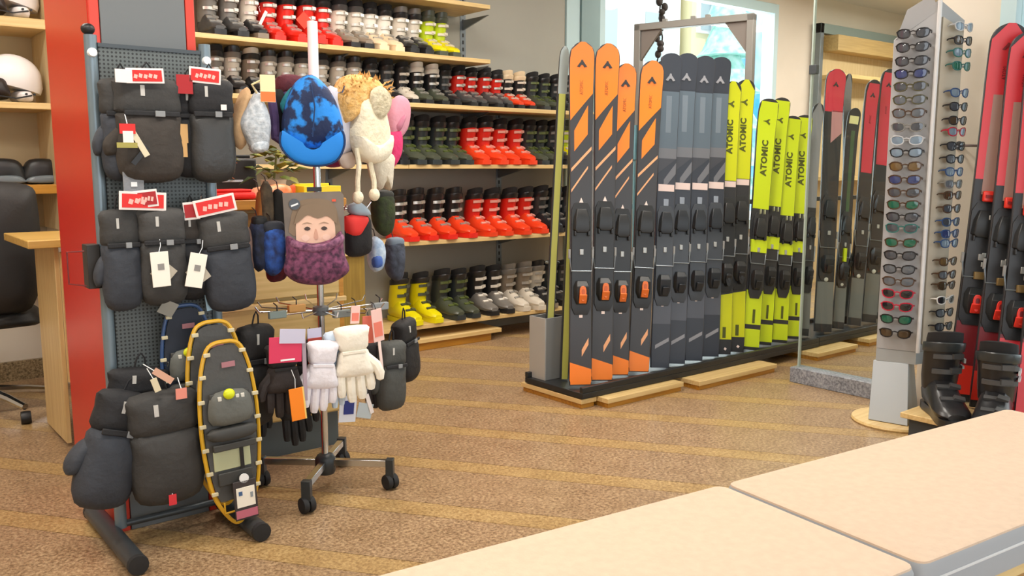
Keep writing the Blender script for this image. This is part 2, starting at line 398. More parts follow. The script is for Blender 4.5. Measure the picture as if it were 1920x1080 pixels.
# ------------------------------------------------------------------ ski boots
def boot_meshes():
    out = {}
    sec = [(.082, .012, .045, .085), (.076, .032, .028, .13), (.045, .044, .022, .155), (0, .047, .02, .16), (-.05, .047, .02, .15), (-.10, .049, .02, .118),
           (-.15, .052, .02, .092), (-.195, .05, .02, .078), (-.228, .042, .024, .068), (-.248, .026, .03, .055)]
    rings = []
    for y, hw, zb, zt in sec:
        r = []
        for j in range(12):
            a = 2 * PI * j / 12 - PI / 2
            cx, sz = math.cos(a), math.sin(a)
            x = hw * math.copysign(abs(cx) ** .7, cx) * (1 if sz < .3 else .88)
            z = (zb + zt) / 2 + (zt - zb) / 2 * math.copysign(abs(sz) ** .75, sz)
            r.append((x, y, z))
        rings.append(r)
    out['shell'] = MB().loft(rings).mesh('shell')
    def ring(z, cy, rx, ry, n=14): return [(rx * math.cos(2 * PI * j / n), cy + ry * math.sin(2 * PI * j / n), z - .06 * math.sin(2 * PI * j / n) * (z - .1)) for j in range(n)]
    out['cuff'] = MB().loft([ring(.10, .012, .049, .066), ring(.15, .008, .053, .068), ring(.21, -.004, .054, .068), ring(.27, -.02, .056, .07), ring(.292, -.026, .057, .072)]).mesh('cuff')
    out['liner'] = MB().loft([ring(.27, -.02, .05, .062), ring(.312, -.03, .052, .066), ring(.335, -.035, .05, .063), ring(.337, -.035, .04, .05), ring(.30, -.03, .036, .046)]).mesh('liner')
    out['strap'] = MB().loft([ring(.258, -.018, .0585, .0725), ring(.262, -.018, .06, .075), ring(.292, -.026, .061, .076), ring(.296, -.026, .059, .073)], cap=False).mesh('strap')
    so = [(.05 * s * w_, y) for s, w_, y in ()]
    so = spline([(-.03, .085), (.03, .085), (.04, .04), (.036, -.05), (.042, -.14), (.044, -.20), (.034, -.255), (-.034, -.255), (-.044, -.20), (-.042, -.14), (-.036, -.05), (-.04, .04)], 2)
    mb = MB(); n = len(so)
    mb.add([(x, y, 0) for x, y in so] + [(x, y, .032) for x, y in so], [tuple(range(n)), tuple(range(2 * n - 1, n - 1, -1))] + [(i, (i + 1) % n, (i + 1) % n + n, i + n) for i in range(n)])
    out['sole'] = mb.mesh('sole')
    # four buckles: band over the front and a lever on the outer side
    bk = []
    for z, cy, rx, ry in ((.238, -.012, .0553, .0692), (.178, -.001, .0543, .0682)):
        mb = MB(); rr = []
        for j in range(8):
            a = -PI * .10 - PI * .62 * j / 7
            zz = z - .06 * math.sin(a) * (z - .1)
            c_, s_ = math.cos(a), math.sin(a)
            rr.append([(rx * c_, cy + ry * s_, zz - .011), ((rx + .005) * c_, cy + (ry + .005) * s_, zz - .009), ((rx + .005) * c_, cy + (ry + .005) * s_, zz + .009), (rx * c_, cy + ry * s_, zz + .011)])
        mb.loft(rr); mb.box((.028, cy - ry * .93, z + .012), (.034, .014, .020), rz=.45); bk.append(mb.mesh('buckle'))
    for y, zt, w_ in ((-.088, .128, .062), (-.150, .094, .066)):
        mb = MB().box((.004, y, zt - .002), (w_, .020, .010), rx=.42); mb.box((.024, y - .002, zt + .003), (.032, .024, .009), rx=.42, ry=.3); bk.append(mb.mesh('buckle'))
    out['buckle'] = bk
    return out
BM = boot_meshes()
def plas(name, h): return mat('boot_' + name, h, .3)
BC = dict(red=plas('red', '#e02a1e'), grey=plas('grey', '#77736d'), dgrey=plas('dark_grey', '#4a4a4a'), black=plas('black', '#232325'), bone=plas('bone', '#d6cdbd'),
          white=plas('white', '#eae4d8'), taupe=plas('taupe', '#857868'), lime=plas('lime', '#b9cf1c'), yellow=plas('yellow', '#e4d70f'), olive=plas('olive', '#4b5042'), cream=plas('cream', '#e6cfab'),
          char=plas('charcoal', '#33383a'), silver=mat('boot_silver', '#c8c4bc', .28, .6), orange=plas('orange', '#e8431f'), liner=mat('boot_liner', '#1d1d1f', .85), pink=plas('salmon', '#e9a99a'), dlime=plas('dull_lime', '#5a6534'))
# variant: shell, cuff, liner, strap, sole, buckle, words
BV = {
 'grey': ('dgrey', 'grey', 'liner', 'black', 'black', 'silver', 'grey ski boot with dark foot'),
 'gwhite': ('taupe', 'bone', 'liner', 'dgrey', 'black', 'silver', 'bone white ski boot with taupe foot'),
 'silver': ('black', 'bone', 'black', 'grey', 'taupe', 'silver', 'black and silver ski boot'),
 'brown': ('black', 'taupe', 'bone', 'black', 'black', 'silver', 'taupe ski boot with pale liner'),
 'red': ('red', 'red', 'liner', 'black', 'red', 'silver', 'red ski boot with black liner'),
 'redor': ('orange', 'red', 'liner', 'black', 'orange', 'pink', 'bright red ski boot with salmon buckles'),
 'white': ('cream', 'white', 'liner', 'black', 'cream', 'silver', 'white ski boot with black liner'),
 'bw': ('black', 'bone', 'grey', 'black', 'black', 'silver', 'pale ski boot with black foot'),
 'lime': ('yellow', 'lime', 'olive', 'olive', 'olive', 'bone', 'lime ski boot'),
 'dark': ('black', 'char', 'liner', 'black', 'black', 'grey', 'black ski boot'),
 'matt': ('black', 'black', 'liner', 'char', 'black', 'dgrey', 'matt black ski boot'),
 'darkcream': ('bone', 'black', 'liner', 'black', 'black', 'bone', 'black ski boot with cream toe'),
 'band': ('olive', 'black', 'white', 'white', 'black', 'silver', 'black ski boot with white cuff band'),
 'redcuff': ('dgrey', 'red', 'liner', 'black', 'black', 'silver', 'dark ski boot with red cuff'),
 'creamred': ('orange', 'black', 'cream', 'cream', 'black', 'bone', 'black ski boot with cream top and red toe'),
 'darklime': ('olive', 'char', 'liner', 'black', 'char', 'dlime', 'charcoal ski boot with lime trim'),
 'darkred': ('orange', 'black', 'black', 'black', 'red', 'silver', 'black ski boot with red foot'),
 'yellow': ('yellow', 'yellow', 'liner', 'black', 'yellow', 'olive', 'yellow ski boot with black liner'),
 'greyw': ('grey', 'black', 'liner', 'black', 'black', 'white', 'black ski boot with grey striped foot'),
 'palegrey': ('bone', 'taupe', 'grey', 'grey', 'bone', 'silver', 'taupe ski boot with pale foot'),
}
def boot(var, loc, rz, s, label, group):
    if len(label.split()) > 16: label = label.replace('second boot shelf', 'second shelf').replace('fourth boot shelf', 'fourth shelf')
    sh, cu, li, st, so, bu, _ = BV[var]
    t = thing('ski_boot', label, 'ski boot', loc, rz, group); t.scale = (s * 1.1, s, s)
    inst(BM['shell'], 'shell', BC[sh], t); inst(BM['cuff'], 'cuff', BC[cu], t); inst(BM['liner'], 'liner', BC[li], t)
    inst(BM['strap'], 'power_strap', BC[st], t); inst(BM['sole'], 'sole', BC[so], t)
    for b in BM['buckle']: inst(b, 'buckle', BC[bu], t)
    return t
ROWS = {
 'A': ('top boot shelf', 40, .905, [(389, 'grey'), (427, 'grey'), (464, 'silver'), (500, 'red'), (535, 'red'), (571, 'red'), (602, 'red'), (631, 'gwhite'), (662, 'gwhite'), (691, 'white'), (718, 'white'), (746, 'bw'), (773, 'bw'), (799, 'lime'), (823, 'lime')]),
 'B': ('second boot shelf from the top', 140, .81, [(402, 'grey'), (435, 'silver'), (468, 'brown'), (501, 'silver'), (534, 'silver'), (566, 'gwhite'), (600, 'gwhite'), (633, 'silver'), (662, 'silver'), (692, 'dark'), (721, 'dark'), (749, 'darkcream'), (777, 'band'), (806, 'band'), (832, 'dark'), (857, 'redcuff'), (881, 'redcuff'), (905, 'redcuff'), (927, 'redcuff'), (946, 'creamred'), (970, 'creamred'), (994, 'darklime'), (1017, 'darklime'), (1040, 'dark'), (1062, 'dark')]),
 'C': ('middle boot shelf', 250, .98, [(700, 'dark'), (728, 'dark'), (757, 'darklime'), (786, 'darklime'), (817, 'darklime'), (845, 'darklime'), (876, 'redor'), (904, 'redor'), (933, 'redor'), (962, 'redor'), (989, 'darklime'), (1011, 'darklime'), (1033, 'dark'), (1056, 'lime')]),
 'D': ('fourth boot shelf from the top', 390, 1.0, [(742, 'darkred'), (777, 'darkred'), (813, 'darkred'), (849, 'darkred'), (888, 'redor'), (919, 'redor'), (951, 'redor'), (982, 'redor'), (1011, 'dark'), (1036, 'dark'), (1060, 'dark')]),
 'E': ('lowest boot shelf', 540, 1.0, [(748, 'yellow'), (786, 'yellow'), (826, 'darklime'), (858, 'darklime'), (893, 'greyw'), (923, 'greyw'), (951, 'palegrey'), (978, 'palegrey'), (1004, 'silver'), (1028, 'dark'), (1051, 'dark')]),
}
for q, (words_, py, s, lst) in ROWS.items():
    tot = {}; seen = {}
    for _, v in lst: tot[v] = tot.get(v, 0) + 1
    for px, v in lst:
        seen[v] = seen.get(v, 0) + 1
        p = P(px, py, y=5.23)
        lab = BV[v][6]
        if tot[v] > 1: lab += ', ' + ORD[seen[v]] + ' of ' + NUM[tot[v]] + ' on the ' + words_
        else: lab += ' on the ' + words_
        lab = lab.replace('second boot shelf from the top', 'second boot shelf').replace('fourth boot shelf from the top', 'fourth boot shelf')
        boot(v, (p.x, 5.24 + random.uniform(-.012, .012), SH[q] + .0015), random.uniform(-.06, .06), s * random.uniform(.98, 1.02), lab, 'ski boots on the ' + words_)
# red paper tags on two of the top row reds
for px, py, nm, h, lab, rot in ((570, 38, 'paper_tag', '#ee3a20', 'bright orange red diamond tag hanging on a red boot of the top shelf', PI / 4), (492, 36, 'paper_strip', '#eddcd8', 'slanted white paper strip tucked on a red boot of the top shelf', .5)):
    p = P(px, py, y=5.13)
    t = thing(nm, lab, 'tag', p); t.rotation_euler = (0, rot, 0)
    if nm == 'paper_tag': MB().box((0, 0, 0), (.075, .003, .075)).build('card', mat('tag_orange', h, .6), t)
    else: MB().box((0, 0, 0), (.018, .003, .11)).build('card', mat('tag_pale', h, .6), t)
    MB().tube([(-.03, 0, .03), (-.04, .03, .06), (-.03, .06, .08)], .0015, 5).build('string', WHITEP, t)

# ------------------------------------------------------------------ wooden shelves with helmets in the alcove
hs = thing('helmet_shelving', 'tall pale wood shelf unit with helmets behind the red pillar', 'shelving', (.35, 5.6, 0))
MB().box2((-1.6, .15, .9), (.75, .17, 2.7)).build('back_panel', mat('sand_panel', '#c6b893', .7, var=.03, scale=2), hs)
MB().box2((.73, -.24, .9), (.75, .15, 2.7)).build('side_panel', PALEWOOD, hs, .002)
for z, h, m in ((2.027, .052, BIRCH), (1.588, .034, BIRCH), (1.152, .05, OAK), (2.50, .04, BIRCH)):
    MB().box2((-1.6, -.25, z - h), (.728, .149, z)).build('shelf', m, hs, .003)
def helmet(px, z, label):
    p = P(px, 100, y=5.47)
    t = thing('ski_helmet', label, 'helmet', (p.x - .02, 5.46, z + .008), math.radians(8), 'white helmets on the alcove shelves')
    sh = MB()
    prof = []
    for i in range(9):
        a = PI / 2 * i / 8; prof.append((math.cos(a), math.sin(a)))
    rings = []
    for r_, zz in [(.92, -.35), (1, -.1)] + prof[1:]:
        rings.append([(max(r_, .01) * .15 * math.cos(2 * PI * j / 20), max(r_, .01) * .115 * math.sin(2 * PI * j / 20), .115 + zz * .135 + (.03 * -math.cos(2 * PI * j / 20) if zz < 0 else 0)) for j in range(20)])
    sh.loft(rings); sh.build('shell', mat('helmet_white', '#efebea', .3), t)
    MB().pillow(spline([(-.15, .12), (-.06, .125), (-.035, .07), (-.03, .01), (-.14, .008), (-.19, .04)], 3), .118, (-.1, .06)).build('goggle_pad', mat('helmet_black', '#2a211f', .4), t)
    MB().pillow(spline([(.0, .05), (.07, .055), (.08, .0), (.01, .0)], 3), .105, (.04, .03)).build('ear_pad', mat('helmet_white', '#efebea', .3), t)
    for x in (.03, .07): MB().lathe([(.006, -.122), (.006, -.112), (.001, -.112)], (x, 0, .035), 8, axis='y').build('rivet', BLACK, t)
    MB().tube([(-.1, -.11, .02), (-.02, -.118, .01), (.06, -.11, .03)], .004, 6).build('chin_strap', BLACK, t)
    return t
helmet(30, 2.027, 'white helmet with black front on the upper alcove shelf')
helmet(25, 1.588, 'white helmet with black front on the lower birch shelf above the goggles')
for px, lab in ((6, 'black ski goggles with smoky lens, first on the honey shelf'), (80, 'black ski goggles standing partly behind the red pillar')):
    p = P(px, 300, y=5.48)
    t = thing('ski_goggles', lab, 'goggles', (p.x, 5.48, 1.156), 0, 'goggles on the honey shelf'); t.scale = (.85, .85, .9)
    ol = spline([(-.12, .0), (-.125, .08), (-.08, .145), (.04, .15), (.10, .12), (.13, .03), (.12, 0)], 3)
    MB().pillow(ol, .06, (0, .07)).build('frame', mat('goggle_black', '#1f2021', .4), t)
    MB().pillow(spline([(-.10, .005), (-.10, .035), (-.03, .05), (.06, .05), (.10, .03), (.10, .005)], 3), .02, (0, .025), -.055).build('lens', mat('smoky_lens', '#6f7a80', .15), t)
    MB().tube([(-.12, 0, .07), (-.1, .09, .07), (.1, .09, .07), (.12, 0, .07)], .012, 6).build('strap', BLACK, t)

# ------------------------------------------------------------------ office chair
t = thing('office_chair', 'black padded office chair on a chrome star base behind the red pillar', 'chair', (.62, 4.95, 0), math.radians(-6))
ol = spline([(-.30, .56), (.14, .52), (.25, .60), (.28, .80), (.28, 1.06), (.24, 1.16), (0, 1.18), (-.26, 1.17), (-.32, 1.0), (-.34, .75)], 4)
MB().pillow(ol, .075, (-.02, .85), 0).build('backrest', mat('chair_black', '#1b1a1a', .55, bump=.1, bscale=90), t)
MB().pillow(spline([(-.26, .44), (.26, .44), (.27, .50), (.2, .535), (-.2, .535), (-.27, .50)], 3), .25, (0, .49), .22).build('seat', mat('chair_black', '#1b1a1a', .55), t)
MB().tube([(0, .08, .10), (0, .08, .44)], .03, 12).build('gas_column', BLACK, t)
MB().tube([(0, .2, .46), (0, .10, .45), (0, .08, .6)], .022, 8).build('back_bracket', BLACK, t)
for k in range(5):
    a = 2 * PI * k / 5 - 1.05
    x, y = .30 * math.cos(a), .08 + .30 * math.sin(a)
    MB().tube([(0, .08, .135), (.6 * x, .08 + .6 * (y - .08), .11), (x, y, .085)], [.024, .02, .016], 8).build('base_arm', CHROME, t)
    MB().lathe([(.03, -.022), (.032, -.01), (.032, .01), (.03, .022)], (x, y, .032), 14, axis='x').build('caster', BLACK, t)

# ------------------------------------------------------------------ wooden counter wrapped round the pillar
ct = thing('counter', 'wooden shop counter with drawers and grey plinth behind the red pillar', 'counter', (1.45, 4.0, 0))
MB().box2((-.335, -.50, .16), (.36, .55, 1.075)).build('carcass', mat('beech_body', '#b99f62', .5), ct)
MB().box2((-.335, -.48, 0), (.35, .52, .16)).build('plinth', mat('plinth_slate', '#4b5354', .5), ct)
MB().box2((-.35, -.55, 1.075), (.385, .57, 1.115)).build('worktop', OAK, ct, .004)
MB().box2((-.335, -.518, .96), (.36, -.50, 1.06)).build('rail', wood('dark_oak_rail', '#8f6a2a', '#76551f', .4), ct, .002)
DR = wood('drawer_birch', '#d9bd80', '#c5a765', .42)
for z0, z1 in ((.70, .945), (.44, .685), (.17, .425)):
    d_ = MB().box2((-.335, -.522, z0), (.352, -.50, z1)).build('drawer', DR, ct, .003)
    MB().lathe([(.004, -.55), (.013, -.548), (.014, -.54), (.006, -.535), (.006, -.52)], (.25, 0, (z0 + z1) / 2 + .03), 12, axis='y').build('knob', STEEL, d_)
    MB().box2((-.34, -.535, z1 - .022), (.38, -.515, z1 - .002)).build('drawer_lip', BIRCH, d_, .002)
MB().box2((.362, -.50, .16), (.385, .54, 1.07)).build('side_panel', OAK, ct, .002)
t = thing('desk_return', 'birch desk return with overhanging top behind the red pillar', 'desk', (.95, 4.42, 0))
MB().box2((-.13, -.20, .02), (-.11, .22, .90)).build('end_panel', BIRCHZ, t, .002)
MB().box2((-.11, -.22, .30), (.13, -.20, .88)).build('modesty_panel', BIRCHZ, t, .002)
MB().box2((-.24, -.27, .905), (.13, .30, .94)).build('top', wood('desk_top_oak', '#d6b065', '#bd9448', .35), t, .004)
# ------------------------------------------------------------------ goods on the counter
CTZ = 1.1165
t = thing('label_printer', 'low black machine with a silver edge on the counter behind the hats', 'machine', (1.42, 3.95, CTZ))
MB().box2((-.18, -.13, 0), (.17, .13, .17)).build('body', mat('printer_black', '#201c1a', .45), t, .012)
MB().box2((-.17, -.136, .065), (.10, -.128, .075)).build('silver_edge', CHROME, t)
MB().box2((-.16, -.08, .17), (.16, .1, .185)).build('lid', BLACK, t, .004)
def leafy(name, label, loc, n, seed, hgt, cols):
    rnd = random.Random(seed)
    t = thing(name, label, 'plant', loc)
    MB().lathe([(.045, 0), (.055, .07), (.058, .075), (.05, .075), (.048, .06)], n=14).build('pot', mat('pot_white', '#cfc8bb', .6), t)
    for k in range(n):
        a = rnd.uniform(0, 2 * PI); r = rnd.uniform(.02, .10); z = rnd.uniform(.08, hgt); l = rnd.uniform(.05, .085)
        d = Vector((math.cos(a), math.sin(a), rnd.uniform(-.3, .7))).normalized(); s_ = d.cross(Vector((0, 0, 1))).normalized(); u = s_.cross(d)
        c = Vector((r * math.cos(a), r * math.sin(a), z)); wv = l * .32
        vs = [c, c + d * l * .4 + s_ * wv + u * .004, c + d * l * .4 - s_ * wv + u * .004, c + d * l - u * .012, c + d * l * .4 + u * .012, c + d * l * .4 - u * .003]
        MB().add(vs, [(0, 1, 4), (0, 4, 2), (1, 3, 4), (4, 3, 2), (0, 5, 1), (0, 2, 5), (1, 5, 3), (5, 2, 3)]).build('leaf', cols[k % len(cols)], t)
    MB().tube([(0, 0, .06), (.01, 0, hgt * .6), (.02, 0, hgt)], .005, 6).build('stem', mat('stem_green', '#5a5a24', .7), t)
    return t
LG = [mat('leaf_green', '#56651d', .6), mat('leaf_olive', '#7d7a20', .6), mat('leaf_dark', '#34431a', .6)]
leafy('potted_plant', 'bushy green plant with orange blossom on the counter beside the pegboard', (1.27, 3.66, CTZ), 84, 3, .25, LG + [mat('leaf_rust', '#b5662c', .6)])
leafy('potted_plant', 'small olive green plant on the counter under the blue cap', (1.62, 3.72, CTZ), 44, 5, .2, LG)
def puff(name, ol, d, m, parent, c=(0, 0), y=0, n=3): return MB().pillow(spline(ol, n), d, c, y).build(name, m, parent)
t = thing('folded_shirt', 'flat bright red folded garment lying on the counter', 'garment', (1.34, 3.535, CTZ))
MB().box2((-.10, -.06, 0), (.10, .06, .03)).build('fold', mat('cloth_red', '#e31c12', .7, bump=.2), t, .012)
MB().box2((-.085, -.05, .03), (.085, .05, .042)).build('upper_fold', mat('cloth_red', '#e31c12', .7), t, .005)
t = thing('fruit_gum_bag', 'orange and peach wrapped packet lying on the counter next to the red garment', 'packet', (1.515, 3.53, CTZ + .001))
puff('bag', [(-.09, .005), (-.05, .0), (.05, .0), (.10, .01), (.09, .05), (.04, .06), (0, .05), (-.06, .045)], .05, mat('packet_orange', '#ee7733', .4, h2='#f6c39b', scale=14), t, (0, .025))
puff('crimped_end', [(.09, .012), (.115, .006), (.118, .055), (.09, .045)], .01, mat('packet_rust', '#d9581c', .4), t, (.11, .03))
t = thing('yellow_tray', 'shallow yellow plastic tray on the counter behind the pom-poms', 'tray', (1.745, 3.55, CTZ))
YEL = mat('tray_yellow', '#e8d21a', .4)
MB().box2((-.09, -.06, 0), (.085, .06, .012)).build('base', YEL, t)
for a, b in (((-.09, -.06, .012), (.085, -.052, .05)), ((-.09, .052, .012), (.085, .06, .06)), ((-.09, -.052, .012), (-.082, .052, .05)), ((.077, -.052, .012), (.085, .052, .05))):
    MB().box2(a, b).build('side', YEL, t, .002)
t = thing('sticker_roll', 'small pale roll beside the red garment on the counter', 'roll', (1.185, 3.50, CTZ))
MB().lathe([(.012, 0), (.03, 0), (.03, .022), (.012, .022)], n=16).build('roll', mat('roll_pale', '#d3cbb7', .6), t)
MB().lathe([(.010, 0), (.012, 0), (.012, .022), (.010, .022)], n=12).build('core', OAK, t)

# ------------------------------------------------------------------ pegboard stand
def pegboard_material():
    m = bpy.data.materials.new('pegboard_grey'); m.use_nodes = True; nt = m.node_tree; b = nt.nodes['Principled BSDF']; b.inputs['Roughness'].default_value = .55
    tc = nt.nodes.new('ShaderNodeTexCoord'); sp = nt.nodes.new('ShaderNodeSeparateXYZ'); nt.links.new(tc.outputs['Object'], sp.inputs[0])
    def cell(o):
        a = nt.nodes.new('ShaderNodeMath'); a.operation = 'MULTIPLY'; a.inputs[1].default_value = 80; nt.links.new(sp.outputs[o], a.inputs[0])
        f = nt.nodes.new('ShaderNodeMath'); f.operation = 'FRACT'; nt.links.new(a.outputs[0], f.inputs[0])
        s = nt.nodes.new('ShaderNodeMath'); s.operation = 'SUBTRACT'; s.inputs[1].default_value = .5; nt.links.new(f.outputs[0], s.inputs[0])
        q = nt.nodes.new('ShaderNodeMath'); q.operation = 'POWER'; q.inputs[1].default_value = 2; 
        ab = nt.nodes.new('ShaderNodeMath'); ab.operation = 'ABSOLUTE'; nt.links.new(s.outputs[0], ab.inputs[0]); nt.links.new(ab.outputs[0], q.inputs[0]); return q
    ad = nt.nodes.new('ShaderNodeMath'); ad.operation = 'ADD'; nt.links.new(cell(0).outputs[0], ad.inputs[0]); nt.links.new(cell(2).outputs[0], ad.inputs[1])
    lt = nt.nodes.new('ShaderNodeMath'); lt.operation = 'LESS_THAN'; lt.inputs[1].default_value = .075; nt.links.new(ad.outputs[0], lt.inputs[0])
    mx = nt.nodes.new('ShaderNodeMix'); mx.data_type = 'RGBA'; mx.inputs['A'].default_value = lin('#5f6666'); mx.inputs['B'].default_value = lin('#2c2f30')
    nt.links.new(lt.outputs[0], mx.inputs['Factor']); nt.links.new(mx.outputs['Result'], b.inputs['Base Color'])
    return m
STX, STY = .91, 3.02
st = thing('pegboard_stand', 'dark grey pegboard display stand on two floor feet before the red pillar', 'display stand', (STX, STY, 0))
POST = mat('stand_blue_grey', '#77868f', .35, .35)
for sx in (-1, 1):
    MB().tube([(sx * .178, 0, .05), (sx * .178, 0, 1.655)], .019, 14).build('post', POST, st)
    MB().lathe([(.001, -.026), (.012, -.025), (.015, -.018), (.015, 0)], (sx * .178, 0, 1.60), 14, axis='y').build('bolt_cap', WHITEP, st)
    y1 = -.285
    fx = -.207 if sx < 0 else .19; yb = .25 if sx < 0 else .04
    MB().tube([(fx, yb, .033), (fx, y1, .033)], .031, 14).build('foot', mat('foot_charcoal', '#3c4044', .4, .2), st)
    for y in (yb + .005, y1 - .005): MB().lathe([(.001, y - .012), (.031, y - .010), (.0325, y), (.031, y + .010), (.001, y + .012)], (fx, 0, .033), 16, axis='y').build('end_cap', SOFTBLACK, st)
MB().box2((-.158, -.008, .42), (.158, .008, 1.62)).build('pegboard', pegboard_material(), st)
MB().box2((-.16, -.012, 1.62), (.16, .012, 1.632)).build('top_rail', DARKSTEEL, st)
MB().box2((-.16, -.014, .40), (.16, .014, .42)).build('bottom_rail', DARKSTEEL, st)
MB().ell((-.183, 0, 1.672), (.021, .021, .018)).build('knob', BLACK, st)
MB().tube([(-.178, 0, .06), (.178, 0, .06)], .012, 10).build('cross_bar', DARKSTEEL, st)
MB().box2((-.235, -.03, .865), (-.196, .03, 1.005)).build('clip_plate', mat('clip_brown_black', '#2e2a26', .5), st, .002)
MB().tube([(-.24, -.02, .985), (-.29, -.02, .985), (-.29, -.02, .885), (-.24, -.02, .875)], .0025, 6).build('wire_holder', mat('wire_dark_red', '#6b1712', .4), st)
HOOKS = [(-.075, 1.545), (.09, 1.54), (-.10, 1.145), (.105, 1.14), (-.03, .60), (.10, .70)]
for x, z in HOOKS:
    MB().tube([(x, -.008, z), (x, -.10, z), (x, -.112, z + .015)], .003, 6).build('hook', CHROME, st)

# ------------------------------------------------------------------ mittens and gloves
def fabric(name, h, rough=.75, h2=None, scale=10, var=.12): return mat('fabric_' + name, h, rough, bump=.35, bscale=45, var=0 if h2 else var, h2=h2, scale=scale)
CHAR = fabric('charcoal', '#383736'); CHARB = fabric('charcoal_blue', '#353941'); INK = fabric('ink', '#1f1f22'); GRAPH = fabric('graphite', '#403f3e'); WARMB = fabric('warm_black', '#3a342f')
def mitten(label, loc, rz, w, h, m, m2=None, thumb=1, tilt=0, group='mittens on the pegboard', name='mitten', cat='mitten', depth=.035, tagc=None, strap=True, lining=None):
    """hangs down from loc (its upper edge)"""
    t = thing(name, label, cat, loc, rz, group); t.rotation_euler = (0, tilt, rz)
    m2 = m2 or m; a = w / 2
    puff('cuff', [(-a * .84, 0), (a * .84, 0), (a * .94, -.16 * h), (a * .82, -.36 * h), (-a * .82, -.36 * h), (-a * .94, -.16 * h)], depth, m2, t, (0, -.18 * h))
    puff('hand', [(-a * .8, -.30 * h), (a * .8, -.30 * h), (a * .93, -.5 * h), (a, -.74 * h), (a * .8, -.95 * h), (0, -h), (-a * .8, -.95 * h), (-a, -.74 * h), (-a * .93, -.5 * h)], depth * 1.15, m, t, (0, -.65 * h))
    puff('thumb', [(thumb * a * .5, -.42 * h), (thumb * a * .95, -.46 * h), (thumb * a * 1.28, -.62 * h), (thumb * a * 1.2, -.74 * h), (thumb * a * .85, -.70 * h)], depth * .75, m, t, (thumb * a * .9, -.58 * h), depth * .5)
    if strap:
        MB().box((0, -depth * 1.02, -.335 * h), (w * .8, .008, .05 * h)).build('wrist_strap', INK, t, .003)
        MB().box((a * .2, -depth * 1.02 - .006, -.335 * h), (w * .14, .006, .055 * h)).build('strap_buckle', mat('buckle_grey', '#8a8c8e', .4), t, .001)
    MB().tube([(-a * .2, 0, -.01), (-a * .12, -.005, .035), (0, -.005, .05), (a * .12, -.005, .035), (a * .2, 0, -.01)], .003, 6).build('hang_loop', INK, t)
    MB().box((-a * .25, -depth * .98, -.12 * h), (w * .06, .004, .10 * h)).build('logo_patch', mat('patch_pale', '#c4c2bd', .6), t)
    if lining: puff('lining', [(-a * .6, .004), (a * .6, .004), (a * .55, -.05 * h), (-a * .55, -.05 * h)], depth * .8, lining, t, (0, -.02 * h))
    return t
def glove(label, loc, rz, w, h, m, m2=None, thumb=1, tilt=0, group='gloves on the spinner', depth=.026):
    t = thing('ski_glove', label, 'glove', loc, 0, group); t.rotation_euler = (0, tilt, rz)
    a = w / 2; m2 = m2 or m
    puff('cuff', [(-a * .78, 0), (a * .78, 0), (a * .82, -.14 * h), (a * .62, -.33 * h), (-a * .62, -.33 * h), (-a * .82, -.14 * h)], depth, m2, t, (0, -.16 * h))
    puff('palm', [(-a * .58, -.29 * h), (a * .58, -.29 * h), (a * .88, -.48 * h), (a * .92, -.66 * h), (-a * .92, -.66 * h), (-a * .88, -.48 * h)], depth * 1.1, m, t, (0, -.48 * h))
    for i, (fx, fl) in enumerate(((-.72, .92), (-.25, 1.0), (.23, .97), (.69, .86))):
        mb = MB(); r = a * .26
        mb.tube([(fx * a * .95, 0, -.58 * h), (fx * a * 1.02, -.004, -.70 * h), (fx * a * 1.06, -.008, -(fl - .06) * h), (fx * a * 1.05, -.006, -fl * h), (fx * a * 1.05, -.004, -(fl + .012) * h)], [r * .9, r, r * .95, r * .75, r * .2], 8)
        mb.build('finger', m, t)
    mb = MB(); r = a * .25
    mb.tube([(thumb * a * .6, -.005, -.42 * h), (thumb * a * 1.05, -.012, -.54 * h), (thumb * a * 1.22, -.014, -.66 * h), (thumb * a * 1.2, -.014, -.74 * h), (thumb * a * 1.18, -.014, -.76 * h)], [r, r * 1.05, r, r * .75, r * .2], 8)
    mb.build('thumb', m, t)
    MB().box((0, -depth * 1.0, -.325 * h), (w * .6, .006, .045 * h)).build('wrist_strap', m2, t, .002)
    return t
CARDW = mat('card_white', '#f0e6e2', .6)
def card(parent, c, w, h, m, y, tilt=0, name='header_card', border=True, words=True):
    """printed cardboard header with a pale border and a pale scribbled word"""
    g = MB().box((0, 0, 0), (w, .003, h)).build(name, CARDW if border else m, parent, .001); g.location = (c[0], y, c[1]); g.rotation_euler = (0, tilt, 0)
    if border: MB().box((0, -.002, 0), (w * .88, .002, h * .74)).build('printed_field', m, g)
    if words: 
        mb = MB()
        for i in range(5): mb.box((-w * .26 + i * w * .13, -.0035, -h * .05 + (i % 2) * h * .05), (w * .09, .001, h * .26), ry=.3)
        mb.build('printed_word', mat('card_blush', '#f6b9ae', .6), g)
    return g
CRED = mat('card_red', '#dc2420', .55); CDRED = mat('card_dark_red', '#a8141a', .55)
def pk(px, py, y): 
    p = P(px, py, y=y); return p, MPP(p)
def hang(px, py, y): return P(px, py, y=y)
YB = STY - .065
m_ = mitten('charcoal zip mitten with red header card, upper row of the pegboard near its post', hang(275, 148, YB - .03), .05, .215, .325, WARMB, CHAR, -1)
card(m_, (-.02, .005), .115, .046, CRED, -.045, -.05)
g = MB().box((-.085, -.048, .0), (.05, .003, .04)).build('header_card', CARDW, m_)
t_ = mitten('dark mitten with a grey wrist buckle tucked behind the zip mitten, upper pegboard row', hang(226, 150, YB + .005), .0, .14, .315, CHARB, CHAR, -1)
m_ = mitten('glossy black strapped mitten under a red card, upper pegboard row beside the hats', hang(392, 150, YB - .03), -.1, .155, .335, mat('shiny_black_fabric', '#343434', .45, bump=.2), INK, -1)
